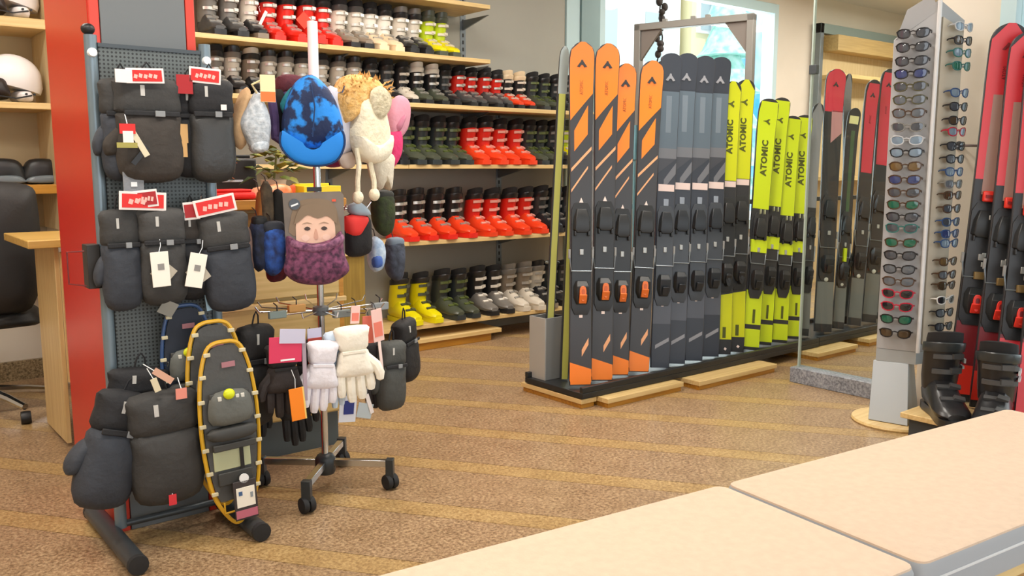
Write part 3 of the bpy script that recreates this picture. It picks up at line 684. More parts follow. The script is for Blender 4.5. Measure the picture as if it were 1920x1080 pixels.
card(m_, (-.02, .01), .10, .05, CRED, -.03, .06); MB().box((-.085, -.03, -.02), (.05, .003, .06)).build('header_card', CDRED, m_)
MB().box((.03, -.05, -.09), (.018, .003, .018)).build('woven_label', CARDW, m_)
mitten('black mitten half hidden behind the glossy strapped mitten, upper pegboard row', hang(352, 160, YB + .005), 0, .13, .30, INK, INK, 1)
m_ = mitten('grey mitten with two pale labels beside the post, second pegboard row', hang(222, 395, YB - .01), .05, .125, .32, CHARB, CHAR, -1)
card(m_, (.06, .03), .145, .058, CRED, -.05, .06)
m_ = mitten('dark mitten carrying a white price tag, middle of the second pegboard row', hang(300, 392, YB - .03), -.05, .155, .315, CHAR, GRAPH, -1)
card(m_, (-.05, .035), .075, .055, CDRED, -.03, -.1)
m_ = mitten('broad charcoal mitten with two red cards, second pegboard row over the snowshoes', hang(415, 400, YB - .035), -.12, .175, .335, CHARB, GRAPH, -1, -.08)
card(m_, (-.025, .03), .135, .058, CRED, -.035, -.12); card(m_, (-.10, .02), .05, .058, CDRED, -.025, 0, words=False)
mitten('black mitten squeezed between the price tag mittens, second pegboard row', hang(356, 395, YB + .005), 0, .12, .30, INK, WARMB, 1)
for px, py, tl, lab in ((301, 505, .04, 'white price tag with a small grey print on the middle mitten of the pegboard'), (368, 507, -.22, 'tilted white price tag over the broad charcoal mitten of the pegboard')):
    t = thing('price_tag', lab, 'tag', hang(px, py, YB - .085)); t.rotation_euler = (0, -tl, 0)
    MB().box((0, 0, 0), (.056, .003, .112)).build('card', mat('tag_white', '#f5efe2', .6), t, .001)
    MB().box((.002, -.002, .008), (.02, .001, .02)).build('printed_mark', mat('tag_print', '#8d8a86', .6), t)
    MB().box((.012, .008, -.012), (.06, .003, .06), ry=.785).build('second_tag', mat('tag_kraft', '#b7ae9d', .7), t)
    MB().tube([(0, 0, .055), (.01, .01, .075), (.015, .03, .10)], .0012, 5).build('string', WHITEP, t)
t = thing('swing_tag', 'red, white and olive tag cluster hanging from the zip mitten', 'tag', hang(240, 260, YB - .09))
MB().box((0, 0, .03), (.046, .003, .03)).build('red_tag', CRED, t); MB().box((0, -.003, -.002), (.03, .003, .05)).build('white_tag', CARDW, t)
MB().box((-.005, -.006, -.02), (.06, .003, .016)).build('olive_tag', mat('tag_olive', '#a39a4e', .6), t); MB().box((.035, .004, -.015), (.018, .003, .085), ry=-.5).build('cream_strip', mat('tag_cream', '#ddd3b5', .6), t)
MB().box((.035, .006, -.05), (.016, .003, .07), ry=.7).build('black_strip', BLACK, t); MB().tube([(0, 0, .045), (0, .02, .075)], .0015, 5).build('string', WHITEP, t)
t = thing('hanging_strap', 'flat grey webbing strap hanging below the zip mitten', 'strap', hang(247, 285, YB - .045))
MB().box((0, 0, -.07), (.062, .006, .145)).build('webbing', mat('webbing_grey', '#8a8d92', .8, bump=.3, bscale=120), t, .002); MB().box((0, -.005, -.10), (.018, .003, .014)).build('label', WHITEP, t)
t = thing('sand_tag', 'sand coloured folded product card between the two upper mittens', 'tag', hang(339, 262, YB - .05))
MB().box((0, 0, .02), (.05, .004, .06), rz=.2).build('card', mat('tag_sand', '#c79c64', .7), t); MB().box((.004, 0, -.03), (.032, .004, .05), rz=.2).build('lower_flap', mat('tag_sand', '#c79c64', .7), t)
t = thing('grey_swing_tag', 'grey square tag on a string below the middle mitten of the pegboard', 'tag', hang(315, 578, YB - .05)); t.rotation_euler = (.3, .5, 0)
MB().box((0, 0, 0), (.05, .003, .05)).build('card', mat('tag_grey', '#8a8a84', .7), t); MB().tube([(-.02, 0, .02), (-.045, 0, .06), (-.05, .01, .11)], .0015, 5).build('string', mat('string_grey', '#b5b5b0', .7), t)
t = thing('blue_swing_tag', 'long pale blue tag hanging behind the broad charcoal mitten', 'tag', hang(390, 555, YB - .02))
MB().box((0, 0, 0), (.022, .003, .10), ry=-.1).build('card', mat('tag_ice', '#a8c9dc', .4), t); MB().tube([(0, 0, .05), (.0, .01, .1)], .0015, 5).build('string', WHITEP, t)
# big soft mittens on the lowest hooks
mitten('big dark grey shell mitten hanging lowest on the pegboard beside the snowshoes', hang(300, 735, YB - .07), -.05, .235, .38, CHAR, CHAR, -1, -.04, 'big shell mittens low on the pegboard', depth=.055, strap=False)
mitten('big blue black shell mitten hanging lowest, bulging past the stand post', hang(240, 735, YB - .02), .2, .19, .38, CHARB, INK, -1, .34, 'big shell mittens low on the pegboard', depth=.05)
mitten('black mitten folded behind the two big shell mittens low on the stand', hang(262, 690, YB + .01), 0, .20, .26, INK, INK, 1, .1, 'big shell mittens low on the pegboard')
for px, py, h_, w_, hh, tl, lab in ((306, 705, '#d6a58c', .022, .07, -.9, 'salmon paper tag lying over the big shell mittens'), (292, 722, '#ddcfae', .02, .045, -.3, 'cream paper tag over the big shell mittens'), (340, 738, '#e58f7e', .035, .035, 0, 'pink paper tag between shell mitten and snowshoes'), (324, 937, '#d8323c', .024, .035, 0, 'red and white woven tag at the bottom of the big shell mitten')):
    t = thing('paper_tag', lab, 'tag', hang(px, py, YB - .13)); t.rotation_euler = (0, tl, 0)
    MB().box((0, 0, 0), (w_, .003, hh)).build('card', mat('paper' + h_, h_, .6), t); MB().tube([(0, 0, hh / 2), (0, .03, hh / 2 + .03)], .0015, 5).build('string', WHITEP, t)

# ------------------------------------------------------------------ snowshoes
def snowshoe(label, loc, framem, deckm, s=1.0, tilt=0, lean=0, tagged=False, rz=0):
    t = thing('snowshoe', label, 'snowshoe', loc, 0, 'snowshoes on the pegboard stand'); t.rotation_euler = (lean, tilt, rz); t.scale = (s, s, s)
    half = [(0, .66), (.035, .657), (.065, .635), (.09, .56), (.105, .45), (.108, .32), (.10, .20), (.085, .10), (.055, .03), (.02, -.02), (0, -.03)]
    ol = [(-x, z) for x, z in half[::-1][1:]] + half[1:-1] + []
    full = [(x, 0, z) for x, z in half] + [(-x, 0, z) for x, z in half[::-1][1:-1]]
    pts = spline(full, 3)
    MB().tube(pts, .0075, 7, closed=True).build('frame', framem, t)
    ins = [(x * .9, z * .96 + .014) for x, _, z in pts if z > .04]
    ins.sort(key=lambda q: math.atan2(q[1] - .33, q[0]))
    MB().prism(ins, -.003, .003).build('deck', deckm, t)
    CL = mat('clip_ivory', '#cfc5a4', .5)
    for z in (.62, .54, .45, .36, .27, .18, .10):
        xx = None
        for (xa, za), (xb, zb) in zip(half[:-1], half[1:]):
            if zb <= z <= za: xx = lerp(xa, xb, (za - z) / (za - zb))
        for sx in (-1, 1): MB().box((sx * (xx - .004), -.008, z), (.024, .010, .014)).build('clip', CL, t, .002)
    G1 = mat('binding_grey', '#62645f', .6, bump=.2); G2 = mat('binding_dark', '#3a3a38', .6)
    puff('toe_cover', [(-.07, .36), (.07, .36), (.08, .44), (.05, .48), (-.05, .48), (-.08, .44)], .028, G1, t, (0, .42), -.02)
    puff('instep_pad', [(-.075, .30), (.075, .30), (.08, .345), (-.08, .345)], .024, G2, t, (0, .32), -.02)
    MB().box((0, -.03, .275), (.16, .012, .026)).build('strap', G2, t, .004)
    MB().box((0, -.02, .465), (.15, .010, .022)).build('strap', G2, t, .004)
    MB().box((-.005, -.006, .22), (.14, .006, .075)).build('heel_plate', mat('heel_plate_sage', '#b9bd98', .5), t, .003)
    MB().box((.03, -.011, .22), (.014, .005, .085)).build('heel_strap', BLACK, t)
    MB().box((0, -.012, .15), (.13, .012, .05)).build('heel_grip', G2, t, .004)
    MB().ell((-.012, -.05, .475), (.022, .014, .02)).build('buckle', mat('buckle_lime', '#d7df1c', .4), t)
    for x in (.02, .04, -.045): MB().box((x, -.04, .46), (.014, .012, .016)).build('rivet', mat('rivet_white', '#d9d6cc', .4), t, .002)
    MB().box((.01, -.006, .575), (.05, .003, .02)).build('printed_logo', mat('logo_rose', '#a8727a', .5), t)
    MB().tube([(-.05, -.012, .06), (-.05, -.012, .02), (.03, -.012, .02)], .004, 6).build('tail_wire', framem, t)
    if tagged:
        g = MB().box((0, 0, 0), (.088, .006, .15)).build('hang_card', mat('card_black', '#3b3536', .5), t, .002); g.location = (.022, -.035, .062)
        MB().box((0, -.004, .012), (.070, .002, .075)).build('white_label', mat('tag_white', '#f5efe2', .6), g)
        MB().box((0, -.004, -.052), (.082, .002, .030)).build('pink_band', mat('band_pink', '#c06a7d', .5), g)
        MB().box((-.02, -.006, .028), (.014, .001, .016)).build('printed_mark', mat('print_blue', '#44638f', .6), g); MB().box((.022, -.006, .016), (.010, .001, .020)).build('printed_mark', mat('print_grey', '#8f989f', .6), g)
        MB().lathe([(.006, -.003), (.018, -.003), (.018, .003), (.006, .003)], (0, 0, .082), 12, axis='y').build('hanger_ring', WHITEP, g)
    return t
YELF = mat('frame_yellow', '#d3a328', .35); DECK = mat('deck_graphite', '#4e4e4d', .7, bump=.15)
p = P(447, 985, y=2.80); snowshoe('yellow framed snowshoe with lime buckle and hanging card, in front of its twin', (p.x, 2.80, .085), YELF, DECK, .90, -.03, -.03, True)
p = P(425, 948, y=2.875); snowshoe('yellow framed snowshoe hanging just behind the one with the card', (p.x, 2.875, .13), YELF, DECK, .92, -.03, -.02)
p = P(372, 905, y=2.95); snowshoe('blue framed snowshoe mostly hidden behind the yellow ones', (p.x, 2.95, .25), mat('frame_blue', '#2f4c7a', .35), mat('deck_navy', '#252c3a', .7), .82, -.035, 0)
# ------------------------------------------------------------------ spinner of hats and gloves
SX, SY = 1.50, 3.05
sp = thing('spinner_stand', 'chrome spinner stand on four castors carrying hats, cards and gloves', 'display stand', (SX, SY, 0), math.radians(3))
MB().tube([(0, 0, .07), (0, 0, 1.55)], .0135, 14).build('pole', CHROME, sp)
MB().tube([(0, 0, 1.50), (0, 0, 1.775)], .019, 14).build('upper_sleeve', WHITEP, sp)
MB().lathe([(.035, .06), (.04, .07), (.04, .12), (.03, .135), (.018, .14)], n=14).build('hub', mat('hub_dark', '#2c3134', .4), sp)
for k in range(4):
    a = PI / 4 + k * PI / 2; x, y = .255 * math.cos(a), .255 * math.sin(a)
    MB().box((x / 2 + .01 * math.cos(a), y / 2 + .01 * math.sin(a), .105), (.235, .026, .026), rz=a).build('leg', CHROME, sp, .002)
    e_ = MB().box((x, y, .085), (.03, .034, .075), rz=a).build('leg_end', mat('hub_dark', '#2c3134', .4), sp, .002)
    for s_ in (-1, 1):
        MB().lathe([(.008, -.012), (.028, -.010), (.031, 0), (.028, .010), (.008, .012)], (x + .013 * s_, y, .031), 14, axis='x').build('caster', SOFTBLACK, sp)
TIERS = [(1.50, 10, .20), (1.085, 10, .19), (.705, 12, .23)]
for z, n, r in TIERS:
    MB().lathe([(.014, z - .02), (.03, z - .015), (.03, z + .015), (.014, z + .02)], n=14).build('collar', mat('collar_grey', '#74787a', .4), sp)
    for k in range(n):
        a = 2 * PI * (k + .5) / n; c_, s_ = math.cos(a), math.sin(a)
        MB().tube([(.02 * c_, .02 * s_, z), (r * c_, r * s_, z + .01), ((r + .015) * c_, (r + .015) * s_, z + .03)], .0028, 6).build('hook_arm', CHROME, sp)
def yat(px, dep):
    """y of a spot on the spinner, dep metres nearer to the entrance than the pole"""
    return SY - dep
def soft(name, label, cat, px, py, dep, group, rz=0, tilt=0):
    p = P(px, py, y=SY - dep); t = thing(name, label, cat, p, 0, group); t.rotation_euler = (0, tilt, rz); return t, MPP(p)
def off(k, pts): return [(x * k, -z * k) for x, z in pts]
HG = 'hats on the top tier of the spinner'
# --- blue cap
t, k = soft('baseball_cap', 'bright blue patterned baseball cap hanging brim down in front of the spinner pole', 'cap', 585, 225, .20, HG, -.45)
k *= 1.15
BLUEC = mat('cap_blue_print', '#1c86e0', .7, h2='#08204a', scale=17, bump=.2, ramp=(.46, .54))
puff('crown', off(k, [(-22, -62), (2, -72), (28, -50), (46, -10), (48, 30), (20, 48), (-20, 48), (-46, 28), (-47, -5), (-36, -40)]), .055, BLUEC, t, (0, 0), 0, 4)
brim = spline([(-46, 18), (-30, 40), (0, 50), (30, 40), (46, 18), (50, 40), (36, 66), (4, 74), (-30, 66), (-50, 42)], 4)
MB().pillow([(x * k, -z * k) for x, z in brim], .014, (0, -.1), -.055).build('brim', mat('cap_blue', '#1583e0', .65), t)
MB().tube([(0, -.055, .12), (.01, -.068, .04), (0, -.075, -.06)], .0025, 5).build('seam', mat('cap_navy', '#0d2f5c', .7), t)
MB().ell((0, -.012, .125), (.007, .007, .006), 8, 6).build('button', mat('cap_navy', '#0d2f5c', .7), t)
MB().tube([(x * k, -.056, -z * k) for x, z in brim[16:41]], .0042, 6).build('brim_binding', mat('cap_navy', '#0d2f5c', .7), t)
# --- light grey hat with its card
t, k = soft('knitted_hat', 'speckled pale grey knitted hat hanging beside the blue cap', 'hat', 482, 232, .14, HG, -.2)
puff('crown', off(k, [(0, -60), (14, -40), (24, -8), (22, 30), (14, 50), (-10, 52), (-22, 30), (-32, 0), (-18, -30)]), .05, mat('knit_grey', '#cdd3d9', .95, h2='#a4adb6', scale=60, bump=.5), t)
puff('turn_up', off(k, [(-14, 34), (16, 30), (16, 50), (-10, 54)]), .052, mat('knit_grey', '#cdd3d9', .95), t, (0, -.08))
MB().tube([(0, -.02, 55 * k), (-10 * k, -.03, 70 * k), (10 * k, -.02, 80 * k), (20 * k, 0, 75 * k)], .004, 5).build('loop', mat('loop_cream', '#e0cf9d', .7), t)
t, k = soft('hang_card', 'cream card with orange lower band hanging over the pale grey hat', 'card', 502, 166, .19, HG, -.2)
MB().box((0, 0, 0), (28 * k, .003, 50 * k)).build('card', mat('card_cream', '#f6deaf', .6), t, .001); MB().box((0, -.002, -15 * k), (27 * k, .002, 18 * k)).build('orange_band', mat('card_orange', '#e9783a', .6), t)
t, k = soft('headband', 'red and beige headband hanging behind the pale grey hat', 'headband', 452, 215, .10, HG, .3)
puff('band', off(k, [(12, -50), (18, -40), (0, 0), (-6, 30), (2, 60), (-12, 62), (-22, 30), (-12, 0)]), .03, mat('band_beige', '#c8a57c', .85, bump=.3), t, (-.01, 0))
puff('red_panel', off(k, [(2, -14), (10, -10), (-4, 22), (-12, 20)]), .034, mat('band_red', '#c72820', .8), t, (0, 0), -.004)
t, k = soft('headband', 'plum purple headband hanging between grey hat and blue cap', 'headband', 522, 222, .11, HG, 0)
MB().tube([(x * k, yy, -z * k) for x, z, yy in ((-14, -50, 0), (-12, 0, -.02), (-12, 36, -.02), (0, 44, -.03), (28, 44, -.03), (30, 0, 0), (24, -50, .02))], .016, 8).build('band', mat('band_plum', '#52406a', .9, bump=.4), t)
puff('lining', off(k, [(-4, -46), (20, -46), (20, 30), (-4, 34)]), .012, mat('band_black', '#191919', .9), t, (.01, 0), .02)
t, k = soft('headband', 'teal patterned headband peeping out behind the blue cap', 'headband', 546, 195, .13, HG, 0)
puff('band', off(k, [(-20, 0), (0, -30), (24, -34), (30, -20), (8, 10), (0, 38), (-14, 20)]), .03, mat('band_teal', '#2a98a4', .8, h2='#126a76', scale=30), t)
t, k = soft('knitted_hat', 'burgundy hat hanging at the pole between plum headband and blue cap', 'hat', 548, 158, .05, HG, 0)
puff('crown', off(k, [(-28, -12), (0, -18), (26, -4), (26, 22), (0, 28), (-26, 14)]), .05, mat('knit_burgundy', '#5d2a35', .9, bump=.4), t)
t, k = soft('baseball_cap', 'pale lilac white cap hanging on edge between blue cap and fluffy hat', 'cap', 636, 232, .12, HG, .5)
puff('crown', off(k, [(-30, -62), (-14, -58), (10, -20), (24, 30), (26, 52), (0, 58), (-26, 62), (-34, 20)]), .05, mat('cap_lilac', '#dcdbe6', .85, bump=.2), t)
puff('brim', off(k, [(-20, 58), (20, 50), (28, 60), (18, 80), (-6, 84), (-22, 74)]), .016, mat('cap_beige', '#cdb9ab', .85), t, (0, -70 * k), -.03)
MB().tube([(-20 * k, -.03, 55 * k), (8 * k, -.05, 10 * k), (22 * k, -.04, -50 * k)], .005, 6).build('strap', mat('band_plum_grey', '#6b6570', .8), t)
t, k = soft('knitted_hat', 'magenta hat hanging low behind the lilac cap', 'hat', 626, 292, .04, HG, 0)
puff('crown', off(k, [(-26, -20), (26, -16), (24, 14), (0, 22), (-20, 16)]), .045, mat('knit_magenta', '#8c2554', .9, bump=.4), t)
# --- fluffy ear-flap hat
FL = mat('fleece_cream', '#eadfc3', .95, var=.06, scale=30, bump=.5)
FUR = mat('fur_honey', '#ecc383', .95, h2='#d9a65c', scale=40, bump=.9)
t, k = soft('trapper_hat', 'cream fluffy ear flap hat with honey fur rim and long braids', 'hat', 690, 218, .17, HG, .25)
puff('ear_flap', off(k, [(-26, -34), (26, -40), (42, 0), (50, 38), (44, 70), (14, 86), (-20, 78), (-40, 42), (-36, 8)]), .045, FL, t, (0, -.05), 0, 4)
puff('crown', off(k, [(-58, -50), (-40, -72), (0, -76), (40, -62), (46, -30), (30, -14), (-10, -20), (-30, 0), (-52, 16), (-62, -20)]), .06, FUR, t, (0, .09), .03, 4)
puff('brim_edge', off(k, [(-41, 36), (-14, 50), (18, 50), (53, 32), (47, 68), (15, 88), (-22, 80)]), .05, mat('fleece_light', '#f0e7d0', .95, bump=.4), t, (4 * k, -62 * k), -.004)
rnd = random.Random(2); mb = MB()
for i in range(150):
    a = rnd.uniform(0, PI * 1.1) - .05 * PI; r = rnd.uniform(.7, 1.05)
    c = Vector((52 * k * r * math.cos(a) - .01, rnd.uniform(-.05, .05), 34 * k * r * math.sin(a) + 38 * k)); dd = Vector((math.cos(a) + rnd.uniform(-.6, .6), rnd.uniform(-.8, .2), math.sin(a) + rnd.uniform(-.6, .6))).normalized() * .022
    n_ = dd.orthogonal().normalized() * .004; mb.add([c + n_, c - n_, c + dd], [(0, 1, 2)])
    mb.add([c + n_.cross(dd).normalized() * .004, c - n_.cross(dd).normalized() * .004, c + dd], [(0, 1, 2)])
o = mb.build('fur_tufts', FUR, t); o['kind'] = 'stuff'
puff('inner_fur', off(k, [(-10, -44), (16, -56), (40, -40), (38, -16), (20, 4), (2, 6), (-10, -14)]), .016, mat('fur_grey_cream', '#b5a98c', .95, h2='#d8ccb0', scale=40, bump=.8), t, (14 * k, 26 * k), -.038)
for x0, x1, z1 in ((-36, -40, 150), (-6, 2, 146)):
    pts = [(x0 * k, -.01, -60 * k), (x0 * k * .98, -.02, -90 * k), (x1 * k, -.02, -120 * k), (x1 * k, -.02, -(z1 - 8) * k)]
    MB().tube(pts, .0095, 8).build('braid', FL, t)
    MB().ell((x1 * k, -.02, -z1 * k), (.021, .021, .024), 12, 8).build('pom_pom', FL, t)
t, k = soft('knitted_hat', 'small cream knitted hat hanging under the fluffy hat', 'hat', 712, 318, .10, HG, 0)
puff('crown', off(k, [(-20, -26), (26, -30), (26, 0), (20, 40), (8, 24), (-4, 40), (-18, 10)]), .04, mat('knit_oat', '#d9d0bd', .95, bump=.5), t)
t, k = soft('ear_muff_band', 'dusty pink fleece headband loop sticking out behind the fluffy hat', 'headband', 742, 222, .02, HG, .2)
puff('band', off(k, [(-18, -10), (0, -40), (26, -40), (34, -16), (24, 22), (-4, 44), (-18, 30)]), .03, mat('fleece_pink', '#cf8fa0', .9, bump=.3), t)
puff('fold', off(k, [(-12, 14), (8, -8), (14, -4), (-4, 26)]), .034, mat('fleece_rose', '#b8738a', .9), t, (0, -.02), -.006)
t, k = soft('knitted_hat', 'hot pink hat hanging under the dusty pink headband', 'hat', 738, 278, .03, HG, .1)
puff('crown', off(k, [(-14, -26), (12, -34), (14, 0), (4, 26), (-14, 40), (-16, 10)]), .035, mat('knit_hot_pink', '#d93a72', .9, bump=.4), t)
# --- middle tier
MG = 'goods on the middle tier of the spinner'
t, k = soft('neck_gaiter_card', 'grey card printed with a smiling child, wearing a plum patterned neck gaiter', 'display card', 592, 445, .20, MG, -.3)
k *= 1.04
ol = spline([(-50, -78), (46, -82), (50, -60), (50, 40), (20, 50), (-48, 50), (-54, -40)], 3)
MB().prism(off(k, [(-56, -80), (46, -82), (52, -76), (52, 44), (-52, 44)]), -.002, .002).build('card', mat('card_taupe', '#85796f', .6, h2='#6d645c', scale=6), t)
SK = mat('print_skin', '#ecc3aa', .6)
def flat(name, pts, y, m, n=3): return MB().prism(spline(off(k, pts), n), y - .0008, y + .0008).build(name, m, t)
flat('printed_hair', [(-40, -4), (-44, -30), (-32, -62), (0, -70), (32, -62), (42, -30), (39, -4)], -.003, mat('print_hair', '#86725d', .7))
flat('printed_face', [(-35, -8), (-30, -36), (0, -44), (29, -36), (35, -8), (30, 24), (0, 34), (-30, 24)], -.005, SK)
flat('printed_fringe', [(-38, -26), (-24, -56), (6, -60), (34, -48), (38, -24), (22, -38), (4, -34), (-14, -40), (-28, -30)], -.007, mat('print_hair', '#86725d', .7))
for x in (-15, 15):
    flat('printed_eye', [(x - 6, -16), (x, -20), (x + 6, -16), (x, -12.5)], -.0068, mat('print_eye', '#4a3a33', .6), 2)
    flat('printed_brow', [(x - 9, -24.5), (x, -28), (x + 9, -24.5), (x, -26)], -.0068, mat('print_brow', '#a98b72', .6), 2)
    flat('printed_cheek', [(x * 1.25 - 8, 0), (x * 1.25, -6), (x * 1.25 + 8, 0), (x * 1.25, 7)], -.0064, mat('print_cheek', '#f0cbb6', .6), 2)
flat('printed_nose', [(-4, 0), (-1.5, -14), (1.5, -14), (4, 0), (0, 4)], -.0068, mat('print_nose', '#d3a189', .6), 2)
g = MB().lathe([(.001, -.004), (.019, -.004), (.019, 0), (.001, 0)], n=16, axis='y').build('round_emblem', mat('emblem_dark', '#4a5058', .4), t); g.location = (-36 * k, -.003, 60 * k)
MB().box((0, -.005, -.002), (.026, .001, .006), ry=-.35).build('emblem_word', WHITEP, g)
MB().box((34 * k, -.004, 66 * k), (.014, .002, .008)).build('orange_mark', mat('mark_orange', '#e2583a', .6), t)
MB().box((0, .0, 86 * k), (.05, .008, .016)).build('hanger', BLACK, t)
GA = mat('gaiter_plum_print', '#86496a', .85, h2='#3b2136', scale=55, bump=.2)
puff('gaiter', off(k, [(-52, -4), (-30, 6), (0, 10), (30, 2), (46, -10), (50, 30), (58, 62), (30, 82), (0, 86), (-36, 80), (-58, 60), (-54, 30)]), .05, GA, t, (0, -.075), -.01, 4)
puff('gaiter_fold', off(k, [(-48, 0), (-20, 12), (20, 8), (46, -6), (48, 10), (20, 24), (-20, 28), (-50, 16)]), .052, mat('gaiter_plum_fold', '#a06a88', .85, h2='#5a3450', scale=60), t, (0, -.03), -.014, 4)
def mid(name, label, cat, px, py, dep, pts, h, h2=None, d=.04, extra=None, n=3):
    t, k = soft(name, label, cat, px, py, dep, MG)
    puff('body', off(k, pts), d, mat('mid' + h, h, .85, h2=h2, scale=28, bump=.3), t, (0, 0), 0, n)
    if extra:
        for nm, ps, hh, yy in extra: puff(nm, off(k, ps), d * .7, mat('mid' + hh, hh, .7), t, (sum(a for a, b in ps) / len(ps) * k, -sum(b for a, b in ps) / len(ps) * k), yy)
    MB().tube([(0, 0, -pts[0][1] * k * .8), (0, .02, -pts[0][1] * k + .03), (0, .05, -pts[0][1] * k + .04)], .002, 5).build('hang_loop', BLACK, t)
mid('patterned_mitten', 'royal blue patterned child mitten hanging beside the face card', 'mitten', 512, 468, .12, [(-16, -46), (16, -46), (22, -10), (18, 30), (2, 50), (-16, 40), (-24, 0)], '#2b57a8', '#1c2850', .04, [('cuff', [(-18, -52), (18, -52), (18, -30), (-18, -30)], '#20242e', -.004)])
mid('patterned_mitten', 'dark navy child mitten next to the royal blue one on the middle tier', 'mitten', 486, 462, .10, [(-10, -50), (12, -50), (16, -6), (10, 34), (-4, 48), (-16, 26), (-16, -10)], '#28324f', '#15171f', .04, [('cuff', [(-10, -56), (12, -56), (12, -38), (-10, -38)], '#171717', -.004)])
mid('patterned_mitten', 'dark red child mitten hanging lowest beside the face card', 'mitten', 518, 508, .06, [(-14, -22), (16, -22), (20, 4), (10, 18), (-12, 20), (-18, 2)], '#6c1826', '#43101a', .035, [('cuff', [(-12, -26), (14, -26), (14, -14), (-12, -14)], '#2b2b30', -.004)])
mid('knitted_mitten', 'mauve grey knitted mitten hanging against the broad charcoal mitten', 'mitten', 458, 470, .08, [(-6, -46), (10, -44), (16, 0), (12, 46), (-4, 50), (-14, 20), (-12, -16)], '#a08478', '#84695f', .035, [('patch', [(-10, -4), (4, -8), (6, 12), (-8, 16)], '#5e2530', -.02)])
mid('long_gaiter', 'rust orange tube scarf hanging behind the dark navy mitten', 'scarf', 488, 402, .03, [(-2, -44), (10, -40), (4, 20), (-4, 40), (-14, 36), (-8, 0)], '#a5642c', None, .025)
mid('long_gaiter', 'olive brown tube scarf hanging above the blue child mittens', 'scarf', 503, 398, .05, [(-12, -50), (6, -50), (8, 20), (-2, 36), (-12, 30)], '#6d5c46', '#4a3f32', .028)
mid('long_gaiter', 'black tube scarf hanging behind the corner of the face card', 'scarf', 525, 405, .06, [(-10, -48), (12, -36), (14, 30), (-4, 36), (-14, 10)], '#201f1d', None, .028)
mid('child_mitten', 'black child mitten with bright red cuff beside the face card', 'mitten', 668, 440, .12, [(-28, -34), (22, -36), (28, -6), (26, 34), (0, 42), (-22, 36), (-26, 6)], '#1d1b1d', None, .045, [('cuff', [(-28, -36), (18, -34), (8, -10), (-6, 4), (-26, -4)], '#e0302b', -.02), ('tag', [(-16, -56), (6, -60), (26, -36), (-12, -38)], '#9fb0bd', -.012)])
mid('child_mitten', 'forest green child mitten hanging behind the black and red one', 'mitten', 718, 402, .03, [(-18, -40), (16, -42), (22, 0), (14, 36), (-6, 38), (-20, 10)], '#37421f', '#262a1a', .04, [('cuff', [(-18, -44), (16, -44), (16, -28), (-18, -28)], '#2b2a26', -.006)])
mid('child_mitten', 'ice blue and white child mitten hanging low on the middle tier', 'mitten', 706, 480, .05, [(-10, -34), (8, -32), (16, -8), (10, 22), (-6, 30), (-16, 8)], '#c5d3e0', '#8ea5c4', .035, [('patch', [(-14, 0), (2, -2), (4, 18), (-12, 20)], '#3f5fa8', -.018)])
mid('child_mitten', 'blue grey child mitten hanging at the outer side of the middle tier', 'mitten', 740, 488, -.02, [(-14, -38), (14, -40), (18, 0), (10, 38), (-8, 34), (-18, 6)], '#4b5160', '#2c2f38', .04, [('cuff', [(-14, -42), (14, -42), (14, -26), (-14, -26)], '#6f7b88', -.006)])
# --- gloves on the lowest tier
GG = 'gloves on the lowest tier of the spinner'
WARMW = fabric('ivory', '#f3ecdc', .8, var=.03); COOLW = fabric('cool_white', '#e9e4ea', .8, var=.03); ICE = fabric('ice', '#cfe0f0', .8, var=.03)
BK = fabric('spinner_black', '#1e1c1c'); BK2 = fabric('spinner_brown_black', '#2b2321'); DG = fabric('spinner_grey', '#464744')
def sg(px, py, dep): return P(px, py, y=SY - dep)
glove('ivory white ski glove with quilted back, in front of the spinner', sg(658, 612, .24), -.35, .145, .275, WARMW, WARMW, 1, -.06, GG, .034)
glove('cool white ski glove with spread fingers beside the ivory one', sg(606, 640, .22), -.2, .13, .255, COOLW, COOLW, -1, .10, GG, .03)
glove('ice blue ski glove tucked between the two white gloves', sg(630, 622, .18), -.2, .105, .28, ICE, ICE, 1, .0, GG, .028)
m_ = glove('black ski glove under a pink card on the lowest tier', sg(528, 645, .20), -.1, .135, .255, BK2, BK, -1, 0, GG, .036)
PK = mat('card_pink', '#d8355c', .55)
card(m_, (-.005, -.01), .115, .09, PK, -.055, .05, border=False, words=False)
MB().box((.02, -.058, .035), (.09, .003, .05), ry=.1).build('clear_header', mat('card_lilac', '#c9c6dc', .4), m_); MB().box((.0, -.060, -.045), (.05, .001, .006)).build('printed_line', WHITEP, m_)
MB().box((.062, -.05, -.09), (.014, .004, .22)).build('label_strip', mat('strip_mauve', '#a998a4', .6), m_)
mitten('black mitten with long gauntlet at the snowshoe side of the spinner', sg(478, 610, .08), .3, .15, .37, BK, BK, -1, .05, GG, depth=.04)
glove('black ski glove hanging deep below the pink card, fingers down to the plinth', sg(548, 690, .06), 0, .12, .29, BK, BK, 1, -.05, GG)
glove('black ski glove hanging inside the spinner beside the snowshoe frame', sg(492, 690, .02), .2, .10, .26, BK, BK, -1, .1, GG)
m_ = mitten('black mitten with a brick red card between pink card and white gloves', sg(580, 640, .12), 0, .11, .25, BK, BK, 1, 0, GG, depth=.03)
MB().box((0, -.045, -.03), (.055, .003, .10)).build('header_card', mat('card_brick', '#b0402f', .55), m_); MB().box((-.0, -.043, .035), (.055, .003, .04)).build('clear_header', mat('card_lilac', '#c9c6dc', .4), m_)
t, k = soft('orange_swing_tag', 'bright orange product tag hanging under the pink card', 'tag', 557, 758, .27, GG, -.1, -.08)
